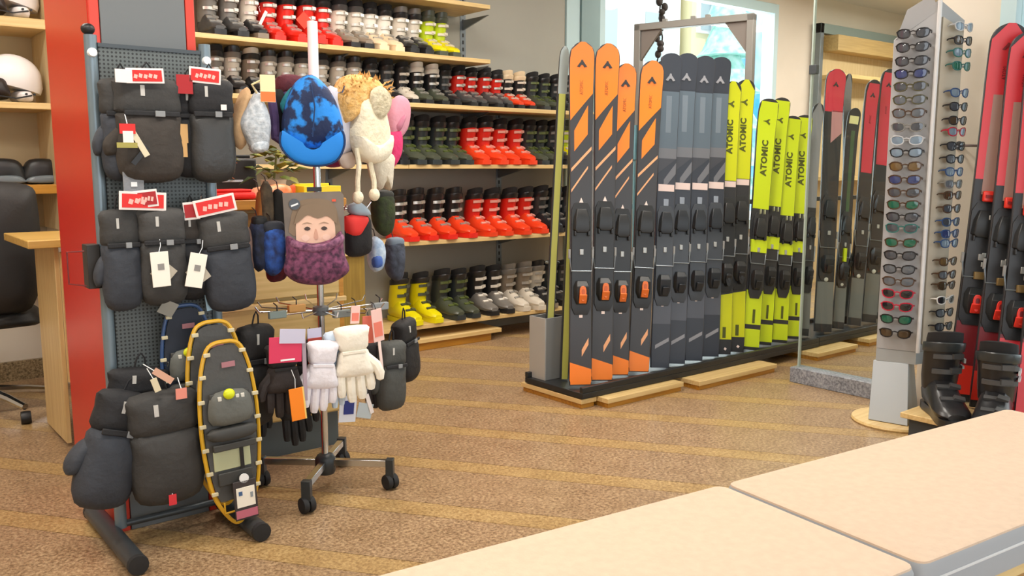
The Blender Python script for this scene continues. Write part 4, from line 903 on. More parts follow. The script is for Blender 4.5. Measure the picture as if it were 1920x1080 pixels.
MB().box((0, 0, 0), (26 * k, .004, 62 * k)).build('card', mat('tag_bright_orange', '#f5860f', .55), t, .001); MB().box((13.5 * k, .001, 0), (5 * k, .004, 62 * k)).build('card_edge', mat('tag_yellow_edge', '#f3cf72', .6), t); MB().tube([(0, 0, 31 * k), (.003, 0, .09), (.0, .02, .12)], .0012, 5).build('string', WHITEP, t)
m_ = mitten('dark grey padded mitten hanging on the window side of the spinner', sg(733, 640, .13), .1, .125, .275, DG, DG, -1, .04, GG, depth=.04)
mitten('black long mitten hanging outermost on the window side of the spinner', sg(756, 600, .02), .5, .13, .265, BK, BK, 1, -.12, GG, depth=.038)
glove('black ski glove behind the salmon cards of the lowest tier', sg(700, 640, .10), .2, .12, .26, BK2, BK, 1, -.05, GG)
SAL = mat('card_salmon', '#e27a66', .55)
for px, py, w_, h_, tl, dep, lab in ((690, 618, 26, 52, .04, .17, 'salmon red header card beside the ivory white glove'), (708, 610, 24, 62, -.1, .20, 'pale salmon header card over the black glove beside the ivory one'), (666, 590, 20, 34, .1, .22, 'pinkish white card hooked above the ivory white glove')):
    t, k = soft('header_card', lab, 'card', px, py, dep, GG, .1, tl)
    MB().box((0, 0, 0), (w_ * k, .003, h_ * k)).build('card', mat('card_blush2', '#ecc3ba', .55) if px in (666, 708) else SAL, t, .001)
    MB().box((0, -.002, -h_ * k * .12), (w_ * k * .75, .002, h_ * k * .45)).build('printed_field', SAL, t)
    if px == 708: MB().box((0, .001, -h_ * k * .5 - .05), (.012, .003, .12)).build('label_strip', mat('strip_white_red', '#f0d9d2', .5), t)
    MB().tube([(0, 0, h_ * k / 2), (0, .01, h_ * k / 2 + .02), (0, .03, h_ * k / 2 + .025)], .002, 5).build('hook_loop', BLACK, t)
t, k = soft('navy_swing_tag', 'white swing tag with a navy square hanging under the ivory glove', 'tag', 652, 766, .15, GG, -.1)
MB().box((0, 0, 0), (34 * k, .003, 52 * k), ry=.1).build('card', mat('tag_lilac_white', '#dde0ea', .55), t, .001); MB().box((2 * k, -.003, 2 * k), (20 * k, .002, 26 * k), ry=.1).build('navy_square', mat('tag_navy', '#20307a', .5), t); MB().tube([(0, 0, 26 * k), (0, .01, .08), (0, .02, .11)], .0012, 5).build('string', WHITEP, t)
t, k = soft('foil_swing_tag', 'pale grey foil tag hanging beside the navy square tag', 'tag', 684, 770, .14, GG, .1, .3)
MB().box((0, 0, 0), (34 * k, .003, 28 * k)).build('card', mat('tag_foil', '#b9c4c9', .3), t, .001); MB().box((6 * k, -.003, 14 * k), (8 * k, .003, 40 * k), ry=-.6).build('white_strip', CARDW, t); MB().tube([(0, 0, 14 * k), (0, .01, .06), (0, .02, .09)], .0012, 5).build('string', WHITEP, t)
for i, (px, py, h, lab) in enumerate(((556, 578, '#e0a458', 'amber paper insert on the glove tier behind the hooks'), (520, 590, '#7d8a84', 'sage grey hanger clip above the pink card'), (640, 588, '#7f8583', 'grey hanger clip next to the pole above the white gloves'), (712, 574, '#8b9092', 'grey hanger clip above the salmon cards'))):
    t, k = soft('hanger_clip', lab, 'clip', px, py, .12 if i else .0, GG)
    MB().box((0, 0, 0), (34 * k, .02, 14 * k)).build('clip_bar', mat('clip' + h, h, .5), t, .003); MB().tube([(0, 0, 7 * k), (0, 0, 16 * k), (0, .03, 20 * k)], .0025, 5).build('hook', BLACK, t)
# ------------------------------------------------------------------ ski racks
RBLK = mat('rack_black', '#26282a', .4, .2)
def rack(label, loc, length, ends):
    t = thing('ski_rack', label, 'ski rack', loc)
    MB().box2((0, .0, .055), (length, .47, .085)).build('base_board', RBLK, t, .003)
    MB().box2((0, 0, .085), (length, .025, .115)).build('front_lip', RBLK, t, .003)
    MB().box2((0, .445, .085), (length, .47, .115)).build('rear_lip', RBLK, t, .003)
    MB().box2((.25, .405, 1.0), (length, .43, 1.03)).build('back_rail', mat('rack_rail', '#40474c', .4, .3), t, .002)
    for x in ends[(1 if ends[0] == .12 else 0):]: MB().box2((x - .02, .405, .085), (x + .02, .43, 1.03)).build('rail_post', mat('rack_rail', '#40474c', .4, .3), t, .002)
    return t
rk = rack('long black ski rack standing on loose birch boards in front of the window', (3.05, 3.235, 0), 2.16, (.12, 1.1, 2.1))
GP = mat('holder_grey', '#8f9190', .4, .3)
for nm, q0, q1, m_ in (('pole_holder', (.038, .335, .085), (.17, .343, .43), GP), ('pole_holder', (.038, .46, .085), (.17, .468, .43), GP), ('holder_side', (.03, .335, .085), (.038, .468, .43), mat('holder_pale', '#b4b5b2', .4, .3)), ('holder_side', (.17, .335, .085), (.182, .468, .43), BLACK)):
    MB().box2(q0, q1).build(nm, m_, rk, .001)
rk2 = rack('second black ski rack continuing beyond the glass screen', (5.23, 3.245, 0), 2.0, (.1, 1.0, 1.9))
def board(label, x0, x1, y0, y1, z0=0, h=.052, m=BIRCH):
    t = thing('floor_board', label, 'board', (x0, y0, z0), 0, 'birch boards under the ski racks')
    MB().box2((0, 0, h * .5), (x1 - x0, y1 - y0, h)).build('top_ply', m, t, .002); MB().box2((.01, .01, 0), (x1 - x0 - .01, y1 - y0 - .01, h * .5)).build('lower_ply', OAK, t)
board('birch block lying crosswise under the open end of the long ski rack', 3.05, 3.16, 3.245, 3.74, 0, .05, BIRCHY)
board('birch board under the long rack in front of the orange skis', 3.165, 3.76, 3.165, 3.52)
board('birch board under the long rack in front of the lime skis', 3.83, 4.56, 3.11, 3.50)
board('birch board under the second rack just beyond the glass screen', 5.02, 5.50, 3.12, 3.50)
board('birch board farther along under the second rack', 5.72, 6.4, 3.16, 3.54)
# goal-post frame behind the skis
pa, pb = Vector((4.51, 4.27, 0)), Vector((4.75, 3.53, 0))
t = bpy.data.objects.new('rear_frame', None); C.objects.link(t); t.parent = rk
t.location = (pa + pb) / 2 - Vector((3.05, 3.235, 0)); t.rotation_euler = (0, 0, math.atan2(pb.y - pa.y, pb.x - pa.x))
hw = (pb - pa).length / 2
FG = mat('frame_grey', '#84837e', .45, .25)
for s_ in (-1, 1):
    MB().box((s_ * hw, 0, 1.10), (.045, .06, 2.20)).build('post', FG, t, .003); MB().box((s_ * hw, 0, .01), (.10, .34, .02)).build('foot_plate', FG, t, .003)
    MB().prism([(s_ * (hw - .022), 2.16), (s_ * (hw - .17), 2.16), (s_ * (hw - .022), 1.96)], -.012, .012).build('gusset', mat('gusset_brown_grey', '#77706a', .5, .2), t)
MB().box((0, 0, 2.18), (2 * hw + .045, .06, .045)).build('top_bar', FG, t, .003)
for x in (-.2, 0, .1): MB().box((x, 0, 2.212), (.03, .03, .02)).build('bar_peg', FG, t, .002)

# ------------------------------------------------------------------ skis
def ski(label, b, tp, wpx, design, group, normal=None, thick=.016, name='ski', hook=.035, blunt=2.6):
    """b: tail on the rack, tp: tip; top sheet to the shop"""
    b = Vector(b); tp = Vector(tp); Z = (tp - b); L = Z.length; Z.normalize()
    ny = Vector(normal) if normal else Vector((0.5, .866, 0))
    Yv = (ny - Z * ny.dot(Z)).normalized(); Xv = Yv.cross(Z)
    t = thing(name, label, 'ski', b, 0, group)
    t.rotation_euler = Matrix((Xv, Yv, Z)).transposed().to_euler()
    W = wpx / 2
    def hwid(u):
        if u > .955: 
            q = (u - .955) / .045; return W * max(.2, (max(0, 1 - q ** blunt)) ** .5)
        if u < .01: return W * .86
        return W * (.86 + .14 * ((u - .42) / .5) ** 2 if u > .42 else .86 + .06 * ((.42 - u) / .42) ** 2)
    def yf(u): return -thick / 2 * (1 if u < .9 else 1 - .5 * (u - .9) / .1) - (hook * ((u - .86) / .14) ** 2 if u > .86 else 0)
    blunt = {'orange': 2.6, 'lime': 5, 'limedark': 3.6, 'blue': 5, 'crimson': 2.2, 'redlow': 2.2}.get(design, 3)
    US = [0, .008, .05, .12, .2, .3, .42, .52, .62, .72, .8, .86, .9, .93, .955, .966, .976, .984, .99, .995, .998, 1]
    rings = []
    for u in US:
        h_ = hwid(u); y0 = yf(u); y1 = y0 + thick * (1 if u < .9 else .62); z = u * L
        rings.append([(-h_, y1, z), (-h_ , y0 + .003, z), (-h_ * .93, y0, z), (h_ * .93, y0, z), (h_, y0 + .003, z), (h_, y1, z)])
    D = DES[design]
    MB().loft(rings).build('ski_body', D['base'], t, 0, .5)
    def patch(nm, m, a0, a1, b0, b1, s0=-.94, s1=.94, lift=.0012):
        """band between lower edge a0..a1 and upper edge b0..b1 (fractions of the length at the two sides)"""
        n = 10; vs = []; fs = []
        for i in range(n + 1):
            q = i / n
            for j in range(5):
                s_ = lerp(s0, s1, j / 4); u = lerp(lerp(a0, a1, j / 4), lerp(b0, b1, j / 4), q)
                u = min(max(u, 0), 1); vs.append((s_ * hwid(u), yf(u) - lift, u * L))
        for i in range(n):
            for j in range(4): fs.append((i * 5 + j, i * 5 + j + 1, i * 5 + j + 6, i * 5 + j + 5))
        m2 = len(vs); vs += [(x, y + lift + .002, z) for x, y, z in vs]
        fs += [tuple(i + m2 for i in f[::-1]) for f in fs]
        edge = [j for j in range(5)] + [i * 5 + 4 for i in range(1, n + 1)] + [n * 5 + j for j in (3, 2, 1, 0)] + [i * 5 for i in range(n - 1, 0, -1)]
        for a, c in zip(edge, edge[1:] + edge[:1]): fs.append((a, a + m2, c + m2, c))
        MB().add(vs, fs).build(nm, m, t, 0, .5)
    def mark(u, size, m, rot=0):
        ol = [(0, 1), (.17, .2), (.70, -.52), (.34, -.62), (.13, -.28), (-.13, -.28), (-.34, -.62), (-.70, -.52), (-.17, .2)]
        mb = MB(); c_, s_ = math.cos(rot), math.sin(rot)
        mb.prism([((x * c_ - z * s_) * size, u * L + (x * s_ + z * c_) * size) for x, z in ol], yf(u) - .0035, yf(u) + .004)
        mb.build('printed_emblem', m, t)
    def word(u, size, m, txt, sx=1.0, bold=.0, right=False):
        lettering(txt, size, m, t, (0, yf(u) - .0022, u * L), Matrix(((0, -1, 0), (0, 0, -1), (1, 0, 0))).to_euler(), 'printed_word', .0008, bold, sx)
    def binding(toe, heel, m, m2=None, acc=None, w_=.85, disc=None):
        m2 = m2 or m
        bw = W * w_ * 1.0
        MB().loft([[(-x, -thick / 2 + .001, z), (-x, -thick / 2 - d_, z), (x, -thick / 2 - d_, z), (x, -thick / 2 + .001, z)] for z, x, d_ in
                   ((heel * L - .14, bw * .6, .006), (heel * L - .10, bw * .9, .012), (toe * L + .07, bw * .9, .012), (toe * L + .11, bw * .6, .006))]).build('binding_plate', m2, t, .001)
        y0 = -thick / 2 - .012
        MB().loft([[(-x, y0, z), (-x * .8, y0 - d_, z), (x * .8, y0 - d_, z), (x, y0, z)] for z, x, d_ in
                   ((toe * L - .05, bw * .55, .02), (toe * L - .035, bw * .85, .024), (toe * L + .03, bw * .75, .03), (toe * L + .075, bw * .5, .014))]).build('toe_piece', m, t, .003)
        for s_ in (-1, 1): MB().box((s_ * bw * .62, y0 - .012, toe * L - .055), (.010, .016, .026)).build('toe_wing', m, t, .003)
        MB().loft([[(-x, y0, z), (-x * .75, y0 - d_, z), (x * .75, y0 - d_, z), (x, y0, z)] for z, x, d_ in
                   ((heel * L - .085, bw * .5, .018), (heel * L - .05, bw * .75, .03), (heel * L + .01, bw * .75, .042), (heel * L + .04, bw * .55, .02))]).build('heel_piece', m, t, .003)
        MB().box((0, y0 - .04, heel * L - .055), (bw * .7, .010, .05), rx=.4).build('heel_lever', acc or m, t, .003)
        MB().tube([(-bw * 1.08, y0 + .004, (heel + .09) * L), (-bw * .95, y0 - .004, (heel + .05) * L), (bw * .95, y0 - .004, (heel + .05) * L), (bw * 1.08, y0 + .004, (heel + .09) * L)], .004, 6).build('brake_wire', STEEL, t)
        for s_ in (-1, 1): MB().box((s_ * bw * 1.08, y0 + .01, (heel + .10) * L), (.012, .014, .05)).build('brake_pad', mat('brake_grey', '#8d8d8b', .5), t, .002)
        MB().box((0, y0 - .004, (toe + heel) / 2 * L + .02), (bw * .35, .008, .03)).build('screw_plate', D.get('plate', mat('screw_grey', '#a8aaa8', .4, .4)), t, .002)
        if disc:
            ol = spline([(-.018, .0), (-.012, .032), (.012, .032), (.018, .0), (.008, -.04), (-.008, -.04)], 3)
            MB().prism([(x, z + disc * L) for x, z in ol], -thick / 2 - .056, -thick / 2 - .008).build('heel_cap', acc, t, .002)
            MB().prism([(x * .45, z * .45 + disc * L + .004) for x, z in ol], -thick / 2 - .059, -thick / 2 - .055).build('heel_cap_ring', D['ring'], t)
    D['f'](patch, mark, word, binding, L, t)
    return t
ORA = mat('ski_orange', '#f6811c', .35); ANT = mat('ski_anthracite', '#38383b', .4); SBK = mat('ski_black', '#2c2d30', .4); PEACH = mat('ski_peach', '#e9a978', .4)
NIGHT = mat('ski_night_blue', '#30353f', .4); SLB = mat('ski_slate_blue', '#566470', .4); SLB2 = mat('ski_slate_light', '#6c7883', .4); GREYB = mat('ski_grey_band', '#6a6c72', .4); GREYC = mat('ski_dark_band', '#3f4148', .4); LAB = mat('ski_label_pink', '#ddc8c2', .5)
LIM = mat('ski_lime', '#c3d814', .35); LIMY = mat('ski_yellow_lime', '#c6cd14', .35); INKL = mat('ski_print_olive', '#4b5211', .5)
CRIM = mat('ski_crimson', '#dc3a44', .35); CRIMD = mat('ski_dark_red', '#7c2228', .4); TAUP = mat('ski_taupe_stripe', '#a8857a', .4); REDO = mat('ski_red_orange', '#ee3a2c', .35)
BIND = mat('binding_black', '#222426', .4); BINDB = mat('binding_blue_black', '#20252b', .4); BGREY = mat('binding_slate', '#3c4148', .4)
def d_orange(patch, mark, word, binding, L, t):
    patch('tip_graphic', ORA, .775, .855, 1, 1); 
    patch('diagonal_graphic', ORA, .685, .735, .745, .82, -.62, .55)
    patch('thin_diagonal', PEACH, .625, .69, .635, .70, -.9, .9)
    patch('thin_diagonal', PEACH, .565, .635, .573, .643, -.9, .6)
    mark(.942, .038, SBK); word(.872, .026, mat('print_brown', '#a2561a', .5), 'ATOMIC', .75)
    patch('tail_diagonal', PEACH, .085, .12, .105, .14, .1, .7)
    patch('tail_graphic', ORA, .003, .003, .068, .048)
    binding(.475, .285, BIND, BIND, mat('heel_orange', '#e0702c', .4), disc=.272)
    ol = [(0, .03), (.022, -.028), (.010, -.028), (0, -.002), (-.010, -.028), (-.022, -.028)]
    MB().prism([(x * .95, z * .9 + .535 * L) for x, z in ol], -.014, -.006).build('white_emblem', mat('emblem_white', '#efdcd4', .5), t)
    MB().box((.0, -.0095, .205 * L), (.018, .003, .022)).build('white_mark', mat('emblem_white', '#efdcd4', .5), t)
def d_blue(patch, mark, word, binding, L, t):
    patch('tip_graphic', NIGHT, .885, .885, 1, 1); mark(.928, .041, mat('print_silver', '#8b8c92', .4))
    patch('upper_graphic', SLB, .70, .70, .882, .882)
    patch('centre_stripe', SLB2, .75, .75, .868, .868, -.28, .25, .0018)
    patch('grey_band', GREYB, .668, .668, .70, .70)
    patch('diagonal_band', GREYC, .62, .668, .668, .668, -.94, .94); patch('diagonal_graphic', GREYB, .57, .62, .60, .655, -.3, .94, .0018)
    patch('white_label', LAB, .585 - .022, .585 - .022, .585, .585, -.85, .85, .002)
    MB().box((0, -.012, .527 * L), (.03, .006, .04)).build('toe_emblem', mat('emblem_grey', '#8a93a0', .5), t, .002)
    binding(.455, .275, BINDB, BGREY, BINDB)
    patch('binding_gap', mat('ski_steel_grey', '#7a7e87', .4), .375, .375, .41, .41, -.85, .85, .004)
    patch('tail_graphic', mat('ski_tail_blue', '#4d515b', .4), .14, .14, .22, .22)
    MB().box((0, -.0105, .20 * L), (.014, .003, .016)).build('white_mark', mat('emblem_white', '#efdcd4', .5), t)
    patch('tail_swirl', mat('print_silver', '#8b8c92', .4), .06, .085, .072, .097, -.6, .8)
def d_limedark(patch, mark, word, binding, L, t):
    patch('tip_graphic', LIMY, .638, .638, 1, 1); mark(.92, .031, INKL, PI / 2); word(.80, .052, INKL, 'ATOMIC', 1.02, .0022)
    patch('white_label', LAB, .615, .615, .636, .636, -.9, .9)
    binding(.51, .31, BIND, BIND, BIND, disc=.275); patch('tail_graphic', LIMY, .055, .055, .215, .225)
    patch('tail_print', INKL, .06, .06, .1, .1, -.15, .25, .002)
    MB().box((0, -.011, .565 * L), (.016, .006, .03)).build('toe_emblem', mat('emblem_pale_lime', '#c5cf9c', .5), t, .002)
    MB().box((.012, -.011, .02 * L), (.014, .004, .014), ry=.6).build('white_mark', mat('emblem_white', '#efdcd4', .5), t)
def d_lime(patch, mark, word, binding, L, t):
    patch('tip_graphic', LIM, .56, .56, .988, .988); mark(.912, .031, INKL, PI / 2); word(.765, .056, INKL, 'ATOMIC', 1.04, .0022)
    binding(.475, .29, BIND, SBK, BIND, .75); patch('middle_graphic', LIM, .385, .385, .435, .435, lift=.016)
    patch('tail_graphic', LIM, .012, .012, .082, .082); patch('tail_graphic', LIM, .10, .10, .235, .235)
    patch('tail_print', INKL, .105, .105, .16, .16, -.05, .25, .002)
    for s_ in (-1, 1): MB().box((s_ * .014, -.04, .545 * L), (.007, .02, .03)).build('toe_jaw', mat('jaw_silver', '#b8bd9a', .35, .5), t, .002)
def d_darkred(patch, mark, word, binding, L, t):
    patch('tip_graphic', mat('ski_berry', '#c93246', .35), .62, .62, .985, .985, -.8, .8); mark(.94, .03, SBK)
    word(.84, .02, CRIMD, 'ATOMIC', .8); binding(.46, .27, BINDB, SBK, BINDB); patch('tail_graphic', mat('ski_tail_grey', '#6e7271', .4), .03, .03, .19, .19)
    patch('dark_red_band', CRIMD, .20, .20, .27, .27, -.8, .8); MB().ell((0, -.012, .20 * L), (.018, .008, .018), 12, 8).build('white_dot', mat('emblem_grey_white', '#c9ccc6', .5), t)
def d_redtip(patch, mark, word, binding, L, t):
    patch('tip_graphic', mat('ski_berry', '#c93246', .35), .84, .84, 1, 1); patch('pale_graphic', mat('ski_rose', '#b8878a', .4), .72, .76, .845, .845, -.2, .94); mark(.945, .03, SBK)
    binding(.46, .27, BINDB, SBK, BINDB); patch('tail_graphic', mat('ski_tail_grey', '#6e7271', .4), .03, .03, .19, .19)
    MB().ell((0, -.012, .20 * L), (.018, .008, .018), 12, 8).build('white_dot', mat('emblem_grey_white', '#c9ccc6', .5), t)
def d_blackgreen(patch, mark, word, binding, L, t):
    patch('moss_stripe', mat('ski_moss', '#3f5a3c', .4), .5, .5, .9, .9, -.2, .4); patch('tip_patch', mat('ski_pale_yellow', '#e3e2a4', .4), .93, .93, .965, .965, -.7, .7)
    binding(.46, .27, BINDB, SBK, BINDB); patch('tail_graphic', mat('ski_tail_grey', '#6e7271', .4), .03, .03, .19, .19)
    patch('lime_dash', LIM, .30, .30, .36, .36, -.3, .2, .03); MB().ell((0, -.012, .20 * L), (.018, .008, .018), 12, 8).build('white_dot', mat('emblem_grey_white', '#c9ccc6', .5), t)
def d_grey(patch, mark, word, binding, L, t):
    patch('tip_graphic', mat('ski_mid_grey', '#83858a', .4), .55, .55, 1, 1); binding(.46, .27, BINDB, SBK, BINDB)
    patch('tail_graphic', mat('ski_tail_grey', '#6e7271', .4), .03, .03, .19, .19)
def d_yellowedge(patch, mark, word, binding, L, t):
    patch('yellow_stripe', mat('ski_mustard', '#b8b733', .4), .62, .62, .99, .99, -.9, -.1); binding(.46, .27, BINDB, SBK, BINDB)
    patch('tail_graphic', mat('ski_tail_olive', '#8a8f3a', .4), .03, .03, .26, .26, -.3, .3)
def d_pole(patch, mark, word, binding, L, t):
    patch('lime_core', mat('ski_olive_lime', '#b5b75a', .45), .0, .0, .86, .86, -.72, .72, .002)
    patch('silver_tip', mat('ski_silver', '#a9b1ac', .3, .4), .86, .86, 1, 1)
def d_crimson(patch, mark, word, binding, L, t):
    patch('tip_graphic', CRIM, .60, .60, 1, 1); patch('taupe_stripe', TAUP, .56, .56, .82, .82, -.45, .35, .002); mark(.945, .034, CRIMD); word(.88, .024, CRIMD, 'ATOMIC', .8)
    binding(.475, .29, BIND, SBK, REDO, .9, disc=.275); patch('middle_red', CRIMD, .36, .36, .43, .43); patch('tail_graphic', CRIMD, .10, .10, .22, .22)
    MB().box((0, -.03, .555 * L), (.055, .025, .05)).build('toe_lugs', REDO, t, .006); MB().box((0, -.045, .555 * L), (.035, .01, .012)).build('toe_emblem', mat('emblem_dark_red', '#8c1d1f', .5), t)
    for u in (.50, .40, .375): MB().box((.012, -.058 if u == .5 else -.024, u * L), (.016, .006, .022)).build('steel_screw', mat('screw_bright', '#c7ccca', .3, .5), t, .002)
    MB().box((0, -.032, .345 * L), (.045, .022, .035)).build('brass_track', mat('brass_brown', '#8a7247', .4, .4), t, .003)
    patch('tail_tip', REDO, .02, .02, .10, .10)
def d_redlow(patch, mark, word, binding, L, t):
    d_crimson(patch, mark, word, binding, L, t); patch('lower_red', CRIM, .0, .0, .21, .21, lift=.002)
DES = {k: dict(base=b, f=f) for k, b, f in (('orange', ANT, d_orange), ('blue', NIGHT, d_blue), ('limedark', SBK, d_limedark), ('lime', SBK, d_lime), ('darkred', SBK, d_darkred), ('redtip', SBK, d_redtip),
       ('blackgreen', SBK, d_blackgreen), ('grey', SBK, d_grey), ('yellowedge', SBK, d_yellowedge), ('pole', SBK, d_pole), ('crimson', SBK, d_crimson), ('redlow', SBK, d_redlow))}
for k_ in DES.values(): k_['ring'] = mat('cap_ring', '#c05a1f', .4)
DES['limedark']['ring'] = SBK; DES['crimson']['ring'] = DES['redlow']['ring'] = CRIMD
YR0, YR1 = 3.36, 3.515
def rackski(label, tx, ty, bx, by, w_, design, group, y0=YR0, y1=YR1, zmin=.097, **kw):
    b = P(bx, by, y=y0); tpv = P(tx, ty, y=y1); b.z = max(zmin, b.z) if abs(b.z - zmin) < .09 else b.z
    b.z = zmin
    return ski(label, b, tpv, w_, design, group, **kw)
G1 = 'orange skis on the long rack'
rackski('orange and anthracite ski, outermost on the rack and first of the tall two', 1090, 82, 1088, 700, .136, 'orange', G1, YR0 - .02)
rackski('orange and anthracite ski, second of the two tall orange ones', 1138, 85, 1128, 695, .136, 'orange', G1, YR0 - .015)
rackski('orange and anthracite ski, lowest tip of the four orange ones', 1172, 122, 1160, 695, .126, 'orange', G1, YR0 + .015)
rackski('orange and anthracite ski standing against the night blue skis', 1222, 117, 1197, 685, .138, 'orange', G1)
for i, (a, b_, c_, d_) in enumerate(((1257, 103, 1237, 678), (1287, 103, 1267, 676), (1320, 108, 1300, 670), (1350, 110, 1331, 664))):
    rackski('night blue ski with slate panel, ' + ORD[i + 1] + ' of four counted from the orange skis', a, b_, c_, d_, .128, 'blue', 'night blue skis on the long rack', YR0 + (i % 2) * .012, YR1 + (i % 2) * .012)
rackski('yellow lime ski with dark middle beside the night blue skis', 1371, 155, 1355, 648, .12, 'limedark', 'lime skis on the long rack', YR0 + .005, YR1 + .005)
rackski('yellow lime ski with dark middle standing before the steel post', 1396, 152, 1379, 646, .125, 'limedark', 'lime skis on the long rack')
rackski('bright lime ski with dark tip edge, taller front one of the last four', 1440, 188, 1406, 650, .132, 'lime', 'lime skis on the long rack', YR0 - .02, YR1 - .02)
rackski('bright lime ski half hidden behind the taller bright lime one', 1464, 186, 1432, 642, .118, 'lime', 'lime skis on the long rack', YR0 + .02, YR1 + .02)
rackski('short bright lime ski, first of the short two near the glass screen', 1484, 220, 1461, 636, .122, 'lime', 'lime skis on the long rack', YR0 + .0, YR1)
rackski('short bright lime ski standing last at the glass screen', 1506, 218, 1488, 632, .118, 'lime', 'lime skis on the long rack', YR0 + .015, YR1 + .015)
G2 = 'skis on the second rack'
for lab, tx, ty, bx, by, w_, dn in (('dark ski with grey tip just beyond the glass edge', 1532, 196, 1506, 630, .085, 'grey'), ('black ski with mustard stripe beyond the glass screen', 1556, 165, 1537, 630, .075, 'yellowedge'),
      ('dark ski with round red tip beyond the glass screen', 1566, 132, 1542, 628, .15, 'redtip'), ('black ski with moss stripe and pale yellow tip patch', 1600, 205, 1570, 626, .10, 'blackgreen'), ('slim grey black ski with bare tip beyond the glass', 1588, 140, 1586, 622, .06, 'grey'),
      ('black ski with long red upper, first of the two red ones beyond the glass', 1636, 152, 1600, 622, .12, 'darkred'), ('black ski with long red upper, taller of the two beyond the glass', 1666, 132, 1628, 618, .135, 'darkred'),
      ('black ski with moss stripe half behind the sunglasses column', 1688, 205, 1652, 616, .11, 'blackgreen')):
    yo = .07 if 'bare tip' in lab or 'mustard' in lab else 0
    rackski(lab, tx, ty, bx, by, w_, dn, G2, 3.40 + yo, 3.56 + yo)
# slim lime skis in the holder
for lab, tx, ty, bx, by, y0 in (('slim olive lime cross country ski standing in the grey holder', 1058, 88, 1026, 640, 3.615), ('slim olive lime cross country ski between holder and orange skis', 1080, 130, 1058, 655, 3.515)):
    b = P(bx, by, y=y0); tpv = P(tx, ty, y=y0 + .03); b.z = .094
    ski(lab, b, tpv, .052, 'pole', 'cross country skis', thick=.026, hook=.02)
t = thing('ski_strap', 'thin grey strap round the slim olive lime ski', 'strap', P(1034, 492, y=3.665))
MB().tube([(.036 * math.cos(a * PI / 6), -.005 + .036 * math.sin(a * PI / 6), 0) for a in range(12)], .006, 6, closed=True).build('band', mat('strap_grey', '#5c5f57', .6), t); MB().box((0, -.046, 0), (.02, .008, .016)).build('buckle', BLACK, t)
# pale ski poles standing between the orange skis
for px, y0_, y1_, h, lab in ((1190, 235, 400, '#8fc3d0', 'pale blue ski pole standing between the last two orange skis'), (1112, 215, 470, '#dfe3e6', 'white ski pole standing between the two tall orange skis')):
    a = P(px, y0_, y=3.56); b = P(px - 4, 660, y=3.50); b.z = .09
    t = thing('ski_pole', lab, 'ski pole', b); v = a - b
    MB().tube([(0, 0, .06), tuple(v * .86)], .009, 10).build('shaft', mat('pole' + h, h, .35), t)
    MB().tube([tuple(v * .86), tuple(v)], [.017, .019], 10).build('grip', mat('pole' + h, h, .35), t)
    MB().lathe([(.008, .05), (.035, .055), (.035, .062), (.008, .07)], n=12).build('basket', BLACK, t); MB().lathe([(.002, 0), (.006, .06)], n=8).build('point', STEEL, t)
    MB().tube([tuple(v), tuple(v + Vector((.03, -.02, -.08))), tuple(v + Vector((.01, -.03, -.14))), tuple(v * .97)], .004, 5).build('wrist_loop', BLACK, t)
t = thing('tinsel_garland', 'dark knotted garland of felt balls hanging from the ceiling in front of the window', 'garland', (P(1238, 60, y=4.9).x, 4.9, 3.0))
zb = P(1230, 140, y=4.9).z - 3.0
pts = [(.02 * math.sin(i * 1.3), .02 * math.cos(i), zb * i / 14) for i in range(15)]
MB().tube(pts, .006, 6).build('cord', mat('garland_cord', '#2a2422', .8), t)
rnd = random.Random(4)
for i in range(20):
    q = i / 19; z = zb * (.25 + .75 * q)
    MB().ell((rnd.uniform(-.035, .035), rnd.uniform(-.02, .02), z), (rnd.uniform(.022, .036), .025, rnd.uniform(.024, .038)), 10, 7).build('felt_ball', mat('garland_red', '#8d4a52', .8) if i in (16, 19) else mat('garland_dark', '#37302e', .8), t)
# ------------------------------------------------------------------ sunglasses column
QX, QY = 4.07, 2.125
cl = thing('sunglasses_column', 'tall pale grey triangular sunglasses column on a round birch foot', 'display column', (QX, QY, 0), 0)
COL = mat('column_grey', '#a9aaac', .5); MAT_RIDGE = mat('ridge_white', '#d9dadb', .4); COLS = mat('column_beige', '#c9bda9', .55); WEDGE = mat('column_silver', '#a9b0b5', .4, .2)
# corners of the triangular section (world offsets): a at the ski side, b at the front edge, c behind
ca, cb, cc = Vector((.0, .09)), Vector((.055, -.09)), Vector((.25, -.12))
def tri(z, k=1.0, dz=(0, 0, 0)): return [(ca.x * k, ca.y * k, z + dz[0]), (cb.x * k, cb.y * k, z + dz[1]), (cc.x * k, cc.y * k, z + dz[2])]
MB().loft([tri(.36), tri(1.93, 1, (-.09, .08, .0))]).build('column_body', COL, cl, .003, .3)
MB().loft([tri(.30, .97), tri(.36, .97)]).build('column_cap', WEDGE, cl)
d2 = (cc - cb)
MB().loft([[(cb.x + d2.x * s_ - .004 * k_, cb.y + d2.y * s_ - .006 * k_ - .004, z) for s_, z, k_ in ((.12, .40, 1), (.92, .40, 1), (.92, 1.88, 1), (.12, 1.93, 1))],
           [(cb.x + d2.x * s_, cb.y + d2.y * s_ + .004, z) for s_, z in ((.12, .40), (.92, .40), (.92, 1.88), (.12, 1.93))]]).build('side_panel', COLS, cl)
MB().loft([[(.0, .10, .30), (.04, -.06, .30), (.17, -.02, .30), (.15, .08, .30)], [(-.09, .06, .02), (-.05, -.12, .02), (.19, -.05, .02), (.15, .10, .02)]]).build('pedestal', WEDGE, cl, .003, .3)
MB().lathe([(.001, 0), (.205, 0), (.21, .008), (.205, .018), (.001, .018)], (.05, -.01, 0), 32).build('round_foot', BIRCH, cl)
MB().tube([(cb.x - .004, cb.y - .006, .36), (cb.x - .004, cb.y - .006, 2.0)], .010, 8).build('corner_ridge', MAT_RIDGE, cl)
